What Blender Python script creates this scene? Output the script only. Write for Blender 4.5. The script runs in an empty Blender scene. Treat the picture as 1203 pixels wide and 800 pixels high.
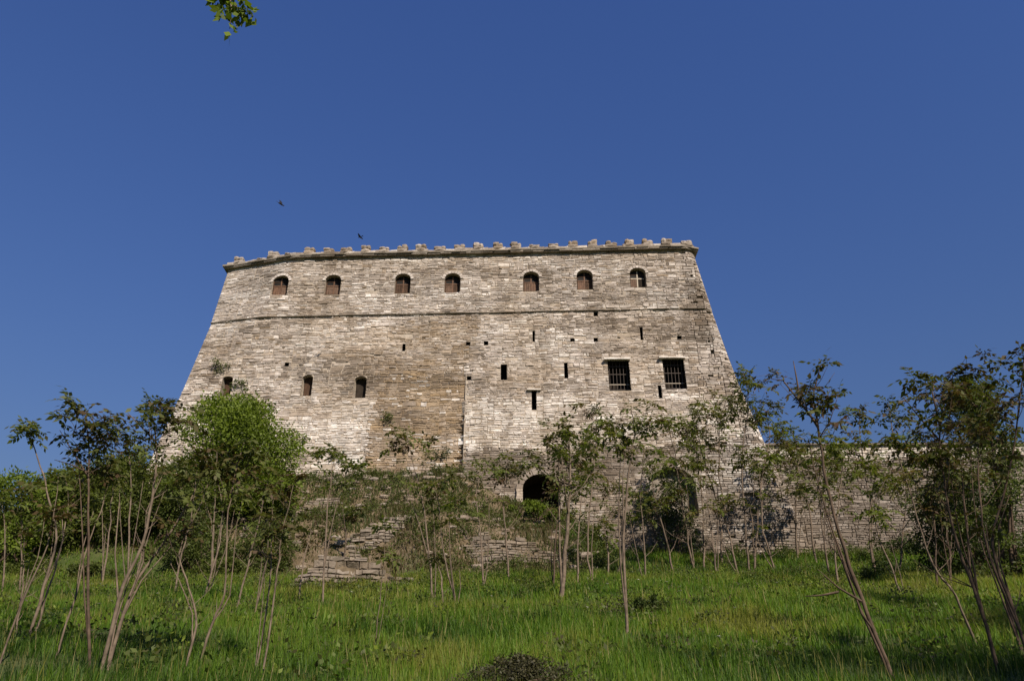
import bpy, math, random
import numpy as np
from mathutils import Vector

random.seed(7)
rng = np.random.default_rng(7)
sc = bpy.context.scene
C = sc.collection
R = math.radians

# ------------------------------------------------------------------ camera
PITCH, FPX, PW, PH = R(25.0), 1001.0, 1203.0, 800.0
cam = bpy.data.cameras.new('camera')
cam.sensor_width = 36.0
cam.lens = 36.0 * FPX / PW
cam.clip_start = 0.05
cam.clip_end = 20000
cam_o = bpy.data.objects.new('camera', cam)
cam_o.location = (0, 0, 0)
cam_o.rotation_euler = (R(90) + PITCH, 0, 0)
C.objects.link(cam_o)
sc.camera = cam_o

# ------------------------------------------------------------------ light
SUN_AZ, SUN_EL = R(30.0), R(40.0)          # azimuth measured from straight behind the camera, to the right
w = bpy.data.worlds.new('World')
sc.world = w
w.use_nodes = True
wn = w.node_tree
bg = wn.nodes['Background']
sky = wn.nodes.new('ShaderNodeTexSky')
sky.sky_type = 'NISHITA'
sky.sun_disc = False
sky.sun_elevation = SUN_EL
sky.sun_rotation = math.pi - SUN_AZ
sky.altitude = 0
sky.air_density = 3.0
sky.dust_density = 0.0
sky.ozone_density = 10.0
tint = wn.nodes.new('ShaderNodeMix'); tint.data_type = 'RGBA'; tint.blend_type = 'MULTIPLY'
tint.inputs[0].default_value = 1.0
tint.inputs[7].default_value = (0.46, 0.53, 1.0, 1)      # deep, polarised spring blue
wn.links.new(sky.outputs[0], tint.inputs[6]); wn.links.new(tint.outputs[2], bg.inputs[0])
bg.inputs[1].default_value = 0.056
sun = bpy.data.lights.new('sun', 'SUN')
sun.energy = 4.6
sun.angle = R(0.5)
sun.color = (1.0, 0.89, 0.77)
sun_o = bpy.data.objects.new('sun', sun)
sd = Vector((-math.sin(SUN_AZ) * math.cos(SUN_EL), math.cos(SUN_AZ) * math.cos(SUN_EL), -math.sin(SUN_EL)))
sun_o.rotation_euler = sd.to_track_quat('-Z', 'Y').to_euler()
sun_o.location = (40, -40, 60)
C.objects.link(sun_o)
sc.view_settings.view_transform = 'Standard'
sc.view_settings.look = 'None'
sc.view_settings.exposure = 0.6
sc.view_settings.gamma = 1.0

# ------------------------------------------------------------------ helpers
CP, SP = math.cos(PITCH), math.sin(PITCH)

def ray(u, v):
    x = (u - PW / 2) / FPX
    z = (PH / 2 - v) / FPX
    return x, CP - z * SP, SP + z * CP

def at(u, v, Y):
    x, y, z = ray(u, v)
    return Vector((x / y * Y, Y, z / y * Y))

def lerp(a, b, t):
    return a + (b - a) * t

def interp(x, xs, ys):
    return float(np.interp(x, xs, ys))

def sstep(a, b, x):
    t = np.clip((x - a) / (b - a), 0, 1)
    return t * t * (3 - 2 * t)

_tab = np.random.default_rng(3).random((256, 256))

def vnoise(x, y):
    x = np.asarray(x, float); y = np.asarray(y, float)
    xi = np.floor(x).astype(int); yi = np.floor(y).astype(int)
    fx = x - xi; fy = y - yi
    fx = fx * fx * (3 - 2 * fx); fy = fy * fy * (3 - 2 * fy)
    a = _tab[xi % 256, yi % 256]; b = _tab[(xi + 1) % 256, yi % 256]
    c = _tab[xi % 256, (yi + 1) % 256]; d = _tab[(xi + 1) % 256, (yi + 1) % 256]
    return (a * (1 - fx) + b * fx) * (1 - fy) + (c * (1 - fx) + d * fx) * fy

def fbm(x, y, o=3):
    s, a, t = 0.0, 1.0, 0.0
    for k in range(o):
        s = s + a * vnoise(np.asarray(x) * 2 ** k + 17.3 * k, np.asarray(y) * 2 ** k + 5.1 * k)
        t += a; a *= 0.5
    return s / t

def tag(o, label=None, cat=None, group=None, kind=None):
    if label: o['label'] = label
    if cat: o['category'] = cat
    if group: o['group'] = group
    if kind: o['kind'] = kind
    return o

def empty(name, loc, label, cat, group=None):
    o = bpy.data.objects.new(name, None)
    o.empty_display_size = 0.3
    o.location = loc
    C.objects.link(o)
    return tag(o, label, cat, group)

def link(name, me, mat=None, parent=None):
    o = bpy.data.objects.new(name, me)
    if mat is not None and not me.materials:
        me.materials.append(mat)
    C.objects.link(o)
    if parent is not None:
        o.parent = parent
        p = parent
        off = Vector((0, 0, 0))
        while p is not None:
            off += p.location
            p = p.parent
        o.location = -off            # meshes are given in world coordinates
    return o

def mesh_np(name, v, f, cols=None, smooth=False):
    """v (n,3), f (m,k) with k = 3 or 4; cols (n,4) -> colour attribute 'tone'"""
    v = np.asarray(v, np.float32); f = np.asarray(f, np.int32)
    me = bpy.data.meshes.new(name)
    k = f.shape[1]
    me.vertices.add(len(v)); me.vertices.foreach_set('co', v.ravel())
    me.loops.add(f.size); me.loops.foreach_set('vertex_index', f.ravel())
    me.polygons.add(len(f))
    me.polygons.foreach_set('loop_start', np.arange(0, f.size, k, dtype=np.int32))
    if cols is not None:
        a = me.color_attributes.new('tone', 'FLOAT_COLOR', 'POINT')
        a.data.foreach_set('color', np.asarray(cols, np.float32).ravel())
    me.update(calc_edges=True)
    if smooth:
        me.polygons.foreach_set('use_smooth', np.ones(len(f), bool))
    return me

class MB:
    def __init__(s): s.v = []; s.f = []; s.c = []
    def add(s, vs, fs, col=None):
        b = len(s.v)
        s.v += [tuple(p) for p in vs]
        s.f += [tuple(i + b for i in f) for f in fs]
        s.c += [col or (0.5, 0, 0, 1)] * len(vs)
    def box(s, x0, x1, y0, y1, z0, z1, j=0.0, col=None):
        q = lambda: random.uniform(-j, j)
        vs = [(x + q(), y + q(), z + q()) for z in (z0, z1) for y in (y0, y1) for x in (x0, x1)]
        s.add(vs, [(0, 2, 3, 1), (4, 5, 7, 6), (0, 1, 5, 4), (2, 6, 7, 3), (0, 4, 6, 2), (1, 3, 7, 5)], col)
    def tube(s, pts, radii, n=6):
        pts = [Vector(p) for p in pts]
        b = len(s.v)
        for i, p in enumerate(pts):
            d = (pts[min(i + 1, len(pts) - 1)] - pts[max(i - 1, 0)]).normalized()
            a = d.cross(Vector((0.31, 0.95, 0.05))).normalized(); c = d.cross(a)
            for k in range(n):
                t = 2 * math.pi * k / n
                r = radii[i] * (1 + 0.12 * math.sin(3 * t + i))
                s.v.append(tuple(p + a * (r * math.cos(t)) + c * (r * math.sin(t))))
                s.c.append((0.5, 0, 0, 1))
        for i in range(len(pts) - 1):
            for k in range(n):
                k2 = (k + 1) % n
                s.f.append((b + i * n + k, b + i * n + k2, b + (i + 1) * n + k2, b + (i + 1) * n + k))
        s.f.append(tuple(b + (len(pts) - 1) * n + k for k in range(n)))
    def mesh(s, name, smooth=False):
        me = bpy.data.meshes.new(name)
        me.from_pydata(s.v, [], s.f)
        a = me.color_attributes.new('tone', 'FLOAT_COLOR', 'POINT')
        a.data.foreach_set('color', np.asarray(s.c, np.float32).ravel())
        if smooth:
            me.polygons.foreach_set('use_smooth', np.ones(len(s.f), bool))
        me.update()
        return me
    def build(s, name, mat, parent=None, smooth=False):
        return link(name, s.mesh(name, smooth), mat, parent)

# ------------------------------------------------------------------ materials
def new_mat(name):
    m = bpy.data.materials.new(name)
    m.use_nodes = True
    nt = m.node_tree
    p = nt.nodes['Principled BSDF']
    p.inputs['Specular IOR Level'].default_value = 0.2
    p.inputs['Roughness'].default_value = 0.9
    return m, nt, p

def N(nt, t, **kw):
    n = nt.nodes.new(t)
    for k, v in kw.items(): setattr(n, k, v)
    return n

def noise(nt, scale, detail=4, vec=None, rough=0.6):
    n = N(nt, 'ShaderNodeTexNoise')
    n.inputs['Scale'].default_value = scale
    n.inputs['Detail'].default_value = detail
    n.inputs['Roughness'].default_value = rough
    if vec: nt.links.new(vec, n.inputs['Vector'])
    return n

def ramp(nt, stops, fac):
    r = N(nt, 'ShaderNodeValToRGB')
    e = r.color_ramp.elements
    while len(e) < len(stops): e.new(0.5)
    for i, (p, c) in enumerate(stops):
        e[i].position = p; e[i].color = (*c, 1)
    nt.links.new(fac, r.inputs[0])
    return r

def mix(nt, mode, fac, a, b):
    m = N(nt, 'ShaderNodeMix', data_type='RGBA', blend_type=mode)
    L = nt.links
    for sock, val in ((m.inputs[0], fac), (m.inputs[6], a), (m.inputs[7], b)):
        if hasattr(val, 'links'): L.new(val, sock)
        elif isinstance(val, (int, float)): sock.default_value = val
        else: sock.default_value = (*val, 1)
    return m.outputs[2]

def geo_pos(nt):
    return N(nt, 'ShaderNodeNewGeometry').outputs['Position']

def stone_material(name, stops, tan=(0.31, 0.22, 0.12), dark=(0.13, 0.105, 0.08), gain=1.0):
    """stone whose tone (R), ochre staining (G) and grey lichen with painted shade (B) come from the 'tone' attribute of each stone"""
    m, nt, p = new_mat(name)
    at_ = N(nt, 'ShaderNodeAttribute'); at_.attribute_name = 'tone'
    sep = N(nt, 'ShaderNodeSeparateColor'); nt.links.new(at_.outputs['Color'], sep.inputs[0])
    col = ramp(nt, stops, sep.outputs[0]).outputs[0]
    col = mix(nt, 'MIX', sep.outputs[1], col, tan)
    pos = geo_pos(nt)
    mp = N(nt, 'ShaderNodeMapping'); mp.inputs['Scale'].default_value = (1, 1, 2.6)
    nt.links.new(pos, mp.inputs[0])
    n1 = noise(nt, 2.4, 6, mp.outputs[0], 0.7)
    g1 = ramp(nt, [(0.3, (0.55, 0.53, 0.5)), (0.52, (1, 1, 1)), (0.75, (1.25, 1.22, 1.18))], n1.outputs[0]).outputs[0]
    col = mix(nt, 'MULTIPLY', 0.85, col, g1)
    n2 = noise(nt, 0.5, 5, pos, 0.65)
    lich = ramp(nt, [(0.52, (0, 0, 0)), (0.68, (1, 1, 1))], n2.outputs[0]).outputs[0]
    col = mix(nt, 'MIX', mix(nt, 'MULTIPLY', 1.0, lich, (0.35, 0.35, 0.35)), col, dark)
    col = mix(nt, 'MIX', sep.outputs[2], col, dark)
    n3 = noise(nt, 14, 4, pos, 0.7)
    g3 = ramp(nt, [(0.3, (0.72, 0.7, 0.68)), (0.6, (1.08, 1.08, 1.08))], n3.outputs[0]).outputs[0]
    col = mix(nt, 'MULTIPLY', 0.8, col, g3)
    mp2 = N(nt, 'ShaderNodeMapping'); mp2.inputs['Scale'].default_value = (1, 1, 0.13)   # rain streaks running down the face
    nt.links.new(pos, mp2.inputs[0])
    n5 = noise(nt, 0.9, 5, mp2.outputs[0], 0.65)
    g5 = ramp(nt, [(0.34, (0.72, 0.69, 0.65)), (0.5, (1, 1, 1)), (0.7, (1.1, 1.1, 1.11))], n5.outputs[0]).outputs[0]
    col = mix(nt, 'MULTIPLY', 0.8, col, g5)
    n6 = noise(nt, 0.16, 4, pos, 0.6)
    g6 = ramp(nt, [(0.36, (0.84, 0.80, 0.74)), (0.55, (1.06, 1.06, 1.06))], n6.outputs[0]).outputs[0]
    col = mix(nt, 'MULTIPLY', 0.85, col, g6)
    nt.links.new(col, p.inputs['Base Color'])
    bp = N(nt, 'ShaderNodeBump'); bp.inputs['Strength'].default_value = 0.7; bp.inputs['Distance'].default_value = 0.08
    n4 = noise(nt, 7, 6, mp.outputs[0], 0.7)
    nt.links.new(n4.outputs[0], bp.inputs['Height']); nt.links.new(bp.outputs[0], p.inputs['Normal'])
    return m

M = {}
M['stone'] = stone_material('castle_stone', [(0.0, (0.23, 0.19, 0.15)), (0.25, (0.38, 0.33, 0.28)), (0.55, (0.50, 0.445, 0.39)), (0.8, (0.62, 0.57, 0.51)), (1.0, (0.74, 0.70, 0.64))])
M['mortar'] = stone_material('lime_mortar', [(0.0, (0.34, 0.29, 0.23)), (1.0, (0.46, 0.40, 0.32))])
M['slab'] = stone_material('slate_slab', [(0.0, (0.15, 0.13, 0.10)), (1.0, (0.33, 0.29, 0.24))])

def plain(name, col, rough=0.9, spec=0.2, var=0.3, scale=8.0):
    m, nt, p = new_mat(name)
    pos = geo_pos(nt)
    n = noise(nt, scale, 5, pos)
    a = tuple(c * (1 - var) for c in col); b = tuple(c * (1 + var) for c in col)
    nt.links.new(ramp(nt, [(0.3, a), (0.7, b)], n.outputs[0]).outputs[0], p.inputs['Base Color'])
    p.inputs['Roughness'].default_value = rough
    p.inputs['Specular IOR Level'].default_value = spec
    return m

M['wood'] = plain('weathered_orange_wood', (0.12, 0.064, 0.036), 0.7, 0.3, 0.4, 5)
M['wood_dark'] = plain('old_dark_wood', (0.06, 0.034, 0.02), 0.8, 0.2, 0.4, 5)
M['wood_old'] = plain('greyed_wood', (0.12, 0.075, 0.05), 0.8, 0.2, 0.4, 5)
M['wood_pale'] = plain('bleached_wood', (0.42, 0.36, 0.28), 0.8, 0.2, 0.2, 5)
M['glass'] = plain('room_dark_glass', (0.018, 0.016, 0.014), 0.6, 0.1, 0.3, 3)  # dark of the room behind is put into the pane colour
M['iron'] = plain('rusted_iron', (0.06, 0.045, 0.035), 0.7, 0.3, 0.3, 20)
M['void'] = plain('painted_dark_interior', (0.035, 0.028, 0.022), 1.0, 0.0, 0.3, 3)  # shade inside the openings painted as a near-black surface
M['bark'] = plain('grey_brown_bark', (0.145, 0.11, 0.08), 0.9, 0.1, 0.45, 9)
M['bark_dark'] = plain('dark_bark', (0.085, 0.06, 0.042), 0.9, 0.1, 0.45, 9)
M['feather'] = plain('black_feathers', (0.012, 0.012, 0.014), 0.6, 0.3, 0.2, 20)

def leaf_material(name, stops, trans=0.35, tcol=(0.16, 0.22, 0.03), use_attr=False, rough=0.55):
    m, nt, p = new_mat(name)
    if use_attr:
        a = N(nt, 'ShaderNodeAttribute'); a.attribute_name = 'tone'
        sep = N(nt, 'ShaderNodeSeparateColor'); nt.links.new(a.outputs['Color'], sep.inputs[0])
        fac = sep.outputs[0]
    else:
        oi = N(nt, 'ShaderNodeObjectInfo')
        g = N(nt, 'ShaderNodeNewGeometry')
        ad = N(nt, 'ShaderNodeMath', operation='MULTIPLY_ADD')
        nt.links.new(g.outputs['Random Per Island'], ad.inputs[0]); ad.inputs[1].default_value = 0.45
        mu = N(nt, 'ShaderNodeMath', operation='MULTIPLY'); mu.inputs[1].default_value = 0.55
        nt.links.new(oi.outputs['Random'], mu.inputs[0]); nt.links.new(mu.outputs[0], ad.inputs[2])
        fac = ad.outputs[0]
    col = ramp(nt, stops, fac).outputs[0]
    nt.links.new(col, p.inputs['Base Color'])
    p.inputs['Roughness'].default_value = rough
    tr = N(nt, 'ShaderNodeBsdfTranslucent')
    nt.links.new(mix(nt, 'MULTIPLY', 1.0, col, (1.5, 1.6, 0.7)), tr.inputs[0])
    ms = N(nt, 'ShaderNodeMixShader'); ms.inputs[0].default_value = trans
    nt.links.new(p.outputs[0], ms.inputs[1]); nt.links.new(tr.outputs[0], ms.inputs[2])
    nt.links.new(ms.outputs[0], nt.nodes['Material Output'].inputs['Surface'])
    return m

M['leaf'] = leaf_material('sapling_leaf', [(0.0, (0.085, 0.05, 0.024)), (0.25, (0.10, 0.085, 0.026)), (0.55, (0.095, 0.115, 0.026)), (1.0, (0.135, 0.165, 0.036))], trans=.42)
M['leaf_bronze'] = leaf_material('bronze_young_leaf', [(0.0, (0.06, 0.03, 0.02)), (0.3, (0.075, 0.052, 0.02)), (0.6, (0.072, 0.082, 0.02)), (1.0, (0.10, 0.12, 0.028))], trans=.28)
M['bush_bright'] = leaf_material('bright_bush_leaf', [(0.0, (0.055, 0.075, 0.012)), (0.5, (0.11, 0.155, 0.018)), (1.0, (0.17, 0.215, 0.025))], use_attr=True)
M['bush'] = leaf_material('bush_leaf', [(0.0, (0.05, 0.05, 0.015)), (0.5, (0.07, 0.095, 0.02)), (1.0, (0.11, 0.135, 0.03))], use_attr=True)
M['bush_mid'] = leaf_material('mid_bush_leaf', [(0.0, (0.055, 0.055, 0.015)), (0.5, (0.085, 0.11, 0.02)), (1.0, (0.13, 0.155, 0.03))], use_attr=True)
M['bush_dark'] = leaf_material('dark_bush_leaf', [(0.0, (0.025, 0.03, 0.009)), (0.6, (0.045, 0.068, 0.016)), (1.0, (0.075, 0.10, 0.023))], use_attr=True)
M['grass'] = leaf_material('grass_blade', [(0.0, (0.022, 0.046, 0.007)), (0.4, (0.074, 0.142, 0.014)), (0.75, (0.14, 0.225, 0.022)), (0.92, (0.2, 0.2, 0.04)), (1.0, (0.30, 0.25, 0.11))], trans=0.5, use_attr=True)
M['weed'] = leaf_material('dry_weed', [(0.0, (0.03, 0.045, 0.01)), (0.4, (0.055, 0.07, 0.016)), (0.65, (0.08, 0.075, 0.026)), (0.88, (0.11, 0.08, 0.04)), (1.0, (0.16, 0.115, 0.07))], trans=0.3, use_attr=True)
M['scrub'] = leaf_material('dull_scrub', [(0.0, (0.028, 0.026, 0.014)), (0.5, (0.06, 0.058, 0.026)), (1.0, (0.10, 0.09, 0.045))], trans=.3, use_attr=True)
M['earth'] = plain('packed_earth', (0.13, 0.10, 0.065), 1.0, 0.0, 0.4, 3)
M['flower'] = plain('white_petals', (0.7, 0.7, 0.62), 0.8, 0.1, 0.1, 5)

def ground_material():
    m, nt, p = new_mat('soil_and_turf')
    pos = geo_pos(nt)
    n1 = noise(nt, 0.35, 6, pos, 0.7)
    c = ramp(nt, [(0.3, (0.03, 0.045, 0.012)), (0.5, (0.05, 0.07, 0.016)), (0.7, (0.085, 0.085, 0.03))], n1.outputs[0]).outputs[0]
    a = N(nt, 'ShaderNodeAttribute'); a.attribute_name = 'tone'
    sep = N(nt, 'ShaderNodeSeparateColor'); nt.links.new(a.outputs['Color'], sep.inputs[0])
    n2 = noise(nt, 1.6, 7, pos, 0.75)
    s = ramp(nt, [(0.3, (0.07, 0.055, 0.03)), (0.5, (0.14, 0.10, 0.06)), (0.68, (0.24, 0.18, 0.13))], n2.outputs[0]).outputs[0]
    c = mix(nt, 'MIX', sep.outputs[0], c, s)
    nt.links.new(c, p.inputs['Base Color'])
    bp = N(nt, 'ShaderNodeBump'); bp.inputs['Strength'].default_value = 0.8; bp.inputs['Distance'].default_value = 0.2
    nt.links.new(n2.outputs[0], bp.inputs['Height']); nt.links.new(bp.outputs[0], p.inputs['Normal'])
    return m
M['ground'] = ground_material()

# ------------------------------------------------------------------ terrain
HX = [-3000, -120, -60, -40, -30, -21, -12, -4, 0.0, 4.0, 7.0, 60, 120, 3000]
HZ = [-20, 4, 12.0, 13.6, 15.0, 16.6, 17.2, 17.4, 15.3, 14.3, 11.6, 11.3, 6, -20]

def ground_z(x, y):
    x = np.asarray(x, float); y = np.asarray(y, float)
    z = np.where(y > 0, -1.6 + 0.196 * np.minimum(y, 50), -1.6 + 0.12 * np.maximum(y, -90))
    top = np.interp(x, HX, HZ)
    y0 = 49.5 - 2.6 * sstep(-12, -24, x) * 1.0 + (fbm(x * .22, 33) - .5) * 3.0
    t = np.clip((y - y0) / (59.8 - y0), 0, 1)
    side = 1 - sstep(60, 130, np.abs(x))
    z = z - (1 - side) * np.clip(y, 0, 50) * 0.12
    tal = t + 0.06 * np.sin(t * math.pi) - 0.035 * np.sin(t * 4 * math.pi) * (top > 14)
    z = np.where(y > y0, z + (top - z) * tal, z)
    far = sstep(110, 420, y)
    z = z * (1 - far) - 14 * far
    near = (np.abs(x) < 120) & (y < 90)
    z = z + near * ((fbm(x * 0.13, y * 0.13 + 9) - 0.5) * 0.9 * sstep(3, 12, np.abs(y)) * (1 - sstep(44, 50, y)) + (fbm(x * 0.6, y * 0.6 + 40) - 0.5) * 0.25)
    return z

def gz(x, y): return float(ground_z(x, y))

def ground_hit(u, v, y0=4.0):
    x, y, z = ray(u, v)
    Y = y0
    while Y < 59:
        if z / y * Y <= gz(x / y * Y, Y): break
        Y += 0.1
    return Y

def axis(lo, hi, step):
    a = list(np.arange(lo, hi + 1e-6, step))
    out, s, p = [], step, hi
    while p < 3000: s *= 1.5; p += s; out.append(p)
    out2, s, p = [], step, lo
    while p > -3000: s *= 1.5; p -= s; out2.append(p)
    return np.array(out2[::-1] + a + out)
gx, gy = axis(-70, 70, 0.9), axis(-20, 66, 0.9)
XX, YY = np.meshgrid(gx, gy)
ZZ = ground_z(XX, YY)
nx, ny = len(gx), len(gy)
idx = np.arange(nx * ny).reshape(ny, nx)
gf = np.stack([idx[:-1, :-1], idx[:-1, 1:], idx[1:, 1:], idx[1:, :-1]], -1).reshape(-1, 4)
soil = sstep(49, 51.5, YY) * (YY < 62) * (1 - sstep(5, 8, XX)) * sstep(-34, -20, XX) * 0.9
cc = np.stack([soil, soil * 0, soil * 0, soil * 0 + 1], -1).reshape(-1, 4)
me = mesh_np('hillside', np.stack([XX, YY, ZZ], -1).reshape(-1, 3), gf, cc, True)
tag(link('hillside', me, M['ground']), kind='structure')

# ------------------------------------------------------------------ the castle
ZT = 37.0
XLz, XLx = [6, 12, 24.3, 31.2, 37.0], [-29.4, -28.2, -25.9, -25.0, -24.75]
XRz, XRx = [6, 11, 19, 24.3, 31.2, 37.0], [21.8, 20.6, 18.65, 17.4, 16.15, 15.25]
XBz, XBx = [22, 24.3, 31.2, 37.0], [-26.4, -24.6, -20.7, -18.4]
xL = lambda z: interp(z, XLz, XLx)
xR = lambda z: interp(z, XRz, XRx)

def front_y(x, z):
    y = 61.6 - 0.045 * x + 0.1 * (z - 31.2)
    xb = interp(z, XBz, XBx)
    l = xL(z)
    if x < xb:
        d = interp(z, [23, 24.3, 31.2, 37], [0, 0.1, 0.9, 1.6])
        y += d * (xb - x) / max(0.6, xb - l)
    r = xR(z)
    if x > r - 0.9: y += 0.5 * ((x - (r - 0.9)) / 0.9) ** 2
    if x > -3.6: y -= 0.34 * min(1, max(0, (27.0 - z) / 6))
    elif x < -10.7: y -= 0.30 * min(1, max(0, (22.8 - z) / 3.5))
    if z < 19.3 and x > -3.6: y -= 0.08
    if z > 31.2: y -= 0.10                                  # the storey above the string course oversails a little
    return y

def wall_hit(u, v):
    x, y, z = ray(u, v)
    Y = 61.0
    for _ in range(12):
        Y = front_y(x / y * Y, z / y * Y)
    return x / y * Y, Y, z / y * Y

def rect_px(u0, u1, v0, v1):
    uc, vc = (u0 + u1) / 2, (v0 + v1) / 2
    a = wall_hit(u0, vc); b = wall_hit(u1, vc); t = wall_hit(uc, v0); d = wall_hit(uc, v1)
    return a[0], b[0], d[2], t[2]

openings = []   # (kind, x0, x1, z0, z1, extra)
upper = [(329, 336), (391, 335), (473, 333.5), (531.5, 333), (624, 331), (687, 329), (749.5, 326.5)]
for i, (u, v) in enumerate(upper):
    openings.append(('arch', *rect_px(u - 9.3, u + 9.3, v - 11.5, v + 11), i))
for i, (u, v, a, b) in enumerate([(266, 453.5, 6, 11.5), (360.5, 452.5, 6.3, 12), (423, 454.5, 7.2, 12.5)]):
    openings.append(('plain', *rect_px(u - a, u + a, v - b, v + b), i))
for i, (u, v) in enumerate([(727.5, 441), (792.5, 439.5)]):
    openings.append(('grate', *rect_px(u - 12.5, u + 12.5, v - 17.5, v + 17.5), i))
for i, (u, v, a, b) in enumerate([(592, 437, 3.6, 9), (665, 435, 2.0, 9), (627.5, 470, 2.7, 11), (627, 395, 1.2, 6), (753.5, 392, 1.3, 7), (775.5, 460, 1.9, 7.5), (474.5, 408, 1.8, 4)]):
    openings.append(('slit', *rect_px(u - a, u + a, v - b, v + b), i))
for i, (u, v) in enumerate([(550, 404), (571, 403), (672.5, 399.5), (700, 399), (798, 396.5), (551, 444), (700, 369), (337, 428)]):
    openings.append(('hole', *rect_px(u - 2.4, u + 2.4, v - 2.1, v + 2.1), i))
dx0, dx1, dz0, dz1 = rect_px(614, 658, 557, 596)
openings.append(('door', dx0, dx1, dz0 - 0.6, dz1, 0))
openings.append(('recess', *rect_px(764, 818, 549, 606), 0))
RECTS = [o[1:5] for o in openings]

castle = empty('castle', (-4, 62, 17), 'long pale stone castle bastion with sloping walls, crenellated top and seven arched windows', 'castle')

# core: front grid left open at each opening
zs = sorted(set([6.0] + [round(k, 3) for k in np.arange(7, 37, 1.0)] + [19.3, 31.2, 31.205, 37.0] + [o[3] for o in openings] + [o[4] for o in openings]))
ts = list(np.linspace(0, 1, 47))
core = MB()
def edge_list(z): return xL(z), xR(z)
# x lines are absolute in the middle, end columns follow the battered edges
xs_mid = sorted(set([round(k, 2) for k in np.arange(-23, 15.01, 1.0)] + [-18.4, -10.7, -10.69, -3.6, -3.59] + [o[1] for o in openings] + [o[2] for o in openings]))
xs_mid = [x for x in xs_mid if -24.3 < x < 15.0]
rows = []
for z in zs:
    rows.append([xL(z)] + xs_mid + [xR(z) - 0.02, xR(z)])
rows = [[(x, front_y(x, z) + 0.03, z) for x in r] for r, z in zip(rows, zs)]
for i in range(len(zs) - 1):
    for j in range(len(rows[0]) - 1):
        q = [rows[i][j], rows[i][j + 1], rows[i + 1][j + 1], rows[i + 1][j]]
        cx = sum(p[0] for p in q) / 4; cz = sum(p[2] for p in q) / 4
        if any(a < cx < b and c < cz < d for a, b, c, d in RECTS): continue
        core.add(q, [(0, 1, 2, 3)], (0.3, 0.6, 0.15, 1) if (-10.7 < cx < -3.6 and cz < 27) else (0.3, 0.1, 0.55, 1) if (cz < 18.6 and cx > -3.6) else (0.5, 0, 0, 1))  # joints follow their stones; plinth ones carry painted shade
lv = [6.0, 12.0, 19.0, 24.3, 31.2, 37.0]
for a, b in zip(lv[:-1], lv[1:]):
    for X, sgn in ((xL, -1), (xR, 1)):
        q = [(X(a), front_y(X(a), a) + 0.07, a), (X(a), 92, a), (X(b), 92, b), (X(b), front_y(X(b), b) + 0.07, b)]
        core.add(q, [(0, 1, 2, 3)])
    core.add([(xL(a), 92, a), (xR(a), 92, a), (xR(b), 92, b), (xL(b), 92, b)], [(0, 1, 2, 3)])
core.add([(xL(37), front_y(xL(37), 37) + 0.07, 37), (-18.4, front_y(-18.4, 37) + .07, 37), (xR(37), front_y(xR(37), 37) + 0.07, 37), (xR(37), 92, 37), (xL(37), 92, 37)], [(0, 1, 2, 3, 4)])
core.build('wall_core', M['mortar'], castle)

# stones
def stone_verts(x0, x1, z0, z1, yf, proud, sh0=0.0, sh1=0.0):
    ins = min(0.03, (z1 - z0) * 0.13)
    j = lambda a: random.uniform(-a, a)
    jz = min(0.03, (z1 - z0) * 0.13)
    wz = lambda x: .045 * math.sin(x * .8 + z0 * .15) + .02 * math.sin(x * 2.3 + z0 * .3)
    back = [(x0, yf(x0, z0) + 0.12, z0), (x1, yf(x1, z0) + 0.12, z0), (x1, yf(x1, z1) + 0.12, z1), (x0, yf(x0, z1) + 0.12, z1)]
    xa, xb, za, zb = x0 + ins, x1 - ins, z0 + ins, z1 - ins
    pj = 0.026
    front = [(xa + j(.02), yf(xa, za) - proud + j(pj), za + j(jz)), (xb + j(.02), yf(xb, za) - proud + j(pj), za + j(jz)),
             (xb + j(.02), yf(xb, zb) - proud + j(pj), zb + j(jz)), (xa + j(.02), yf(xa, zb) - proud + j(pj), zb + j(jz))]
    xm = lerp(xa, xb, random.uniform(.35, .65))
    front.append((xm, yf(xm, za) - proud + j(pj), za + j(jz)))
    front.append((xm, yf(xm, zb) - proud + j(pj), zb + j(jz)))
    return [(x, y, z + wz(x)) for x, y, z in back + front]
SF = [(4, 8, 9, 7), (8, 5, 6, 9), (3, 7, 9, 2), (9, 6, 2, 2), (0, 1, 8, 4), (1, 5, 8, 8), (0, 4, 7, 3), (1, 2, 6, 5)]
SF = [tuple(dict.fromkeys(f)) for f in SF]

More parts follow.
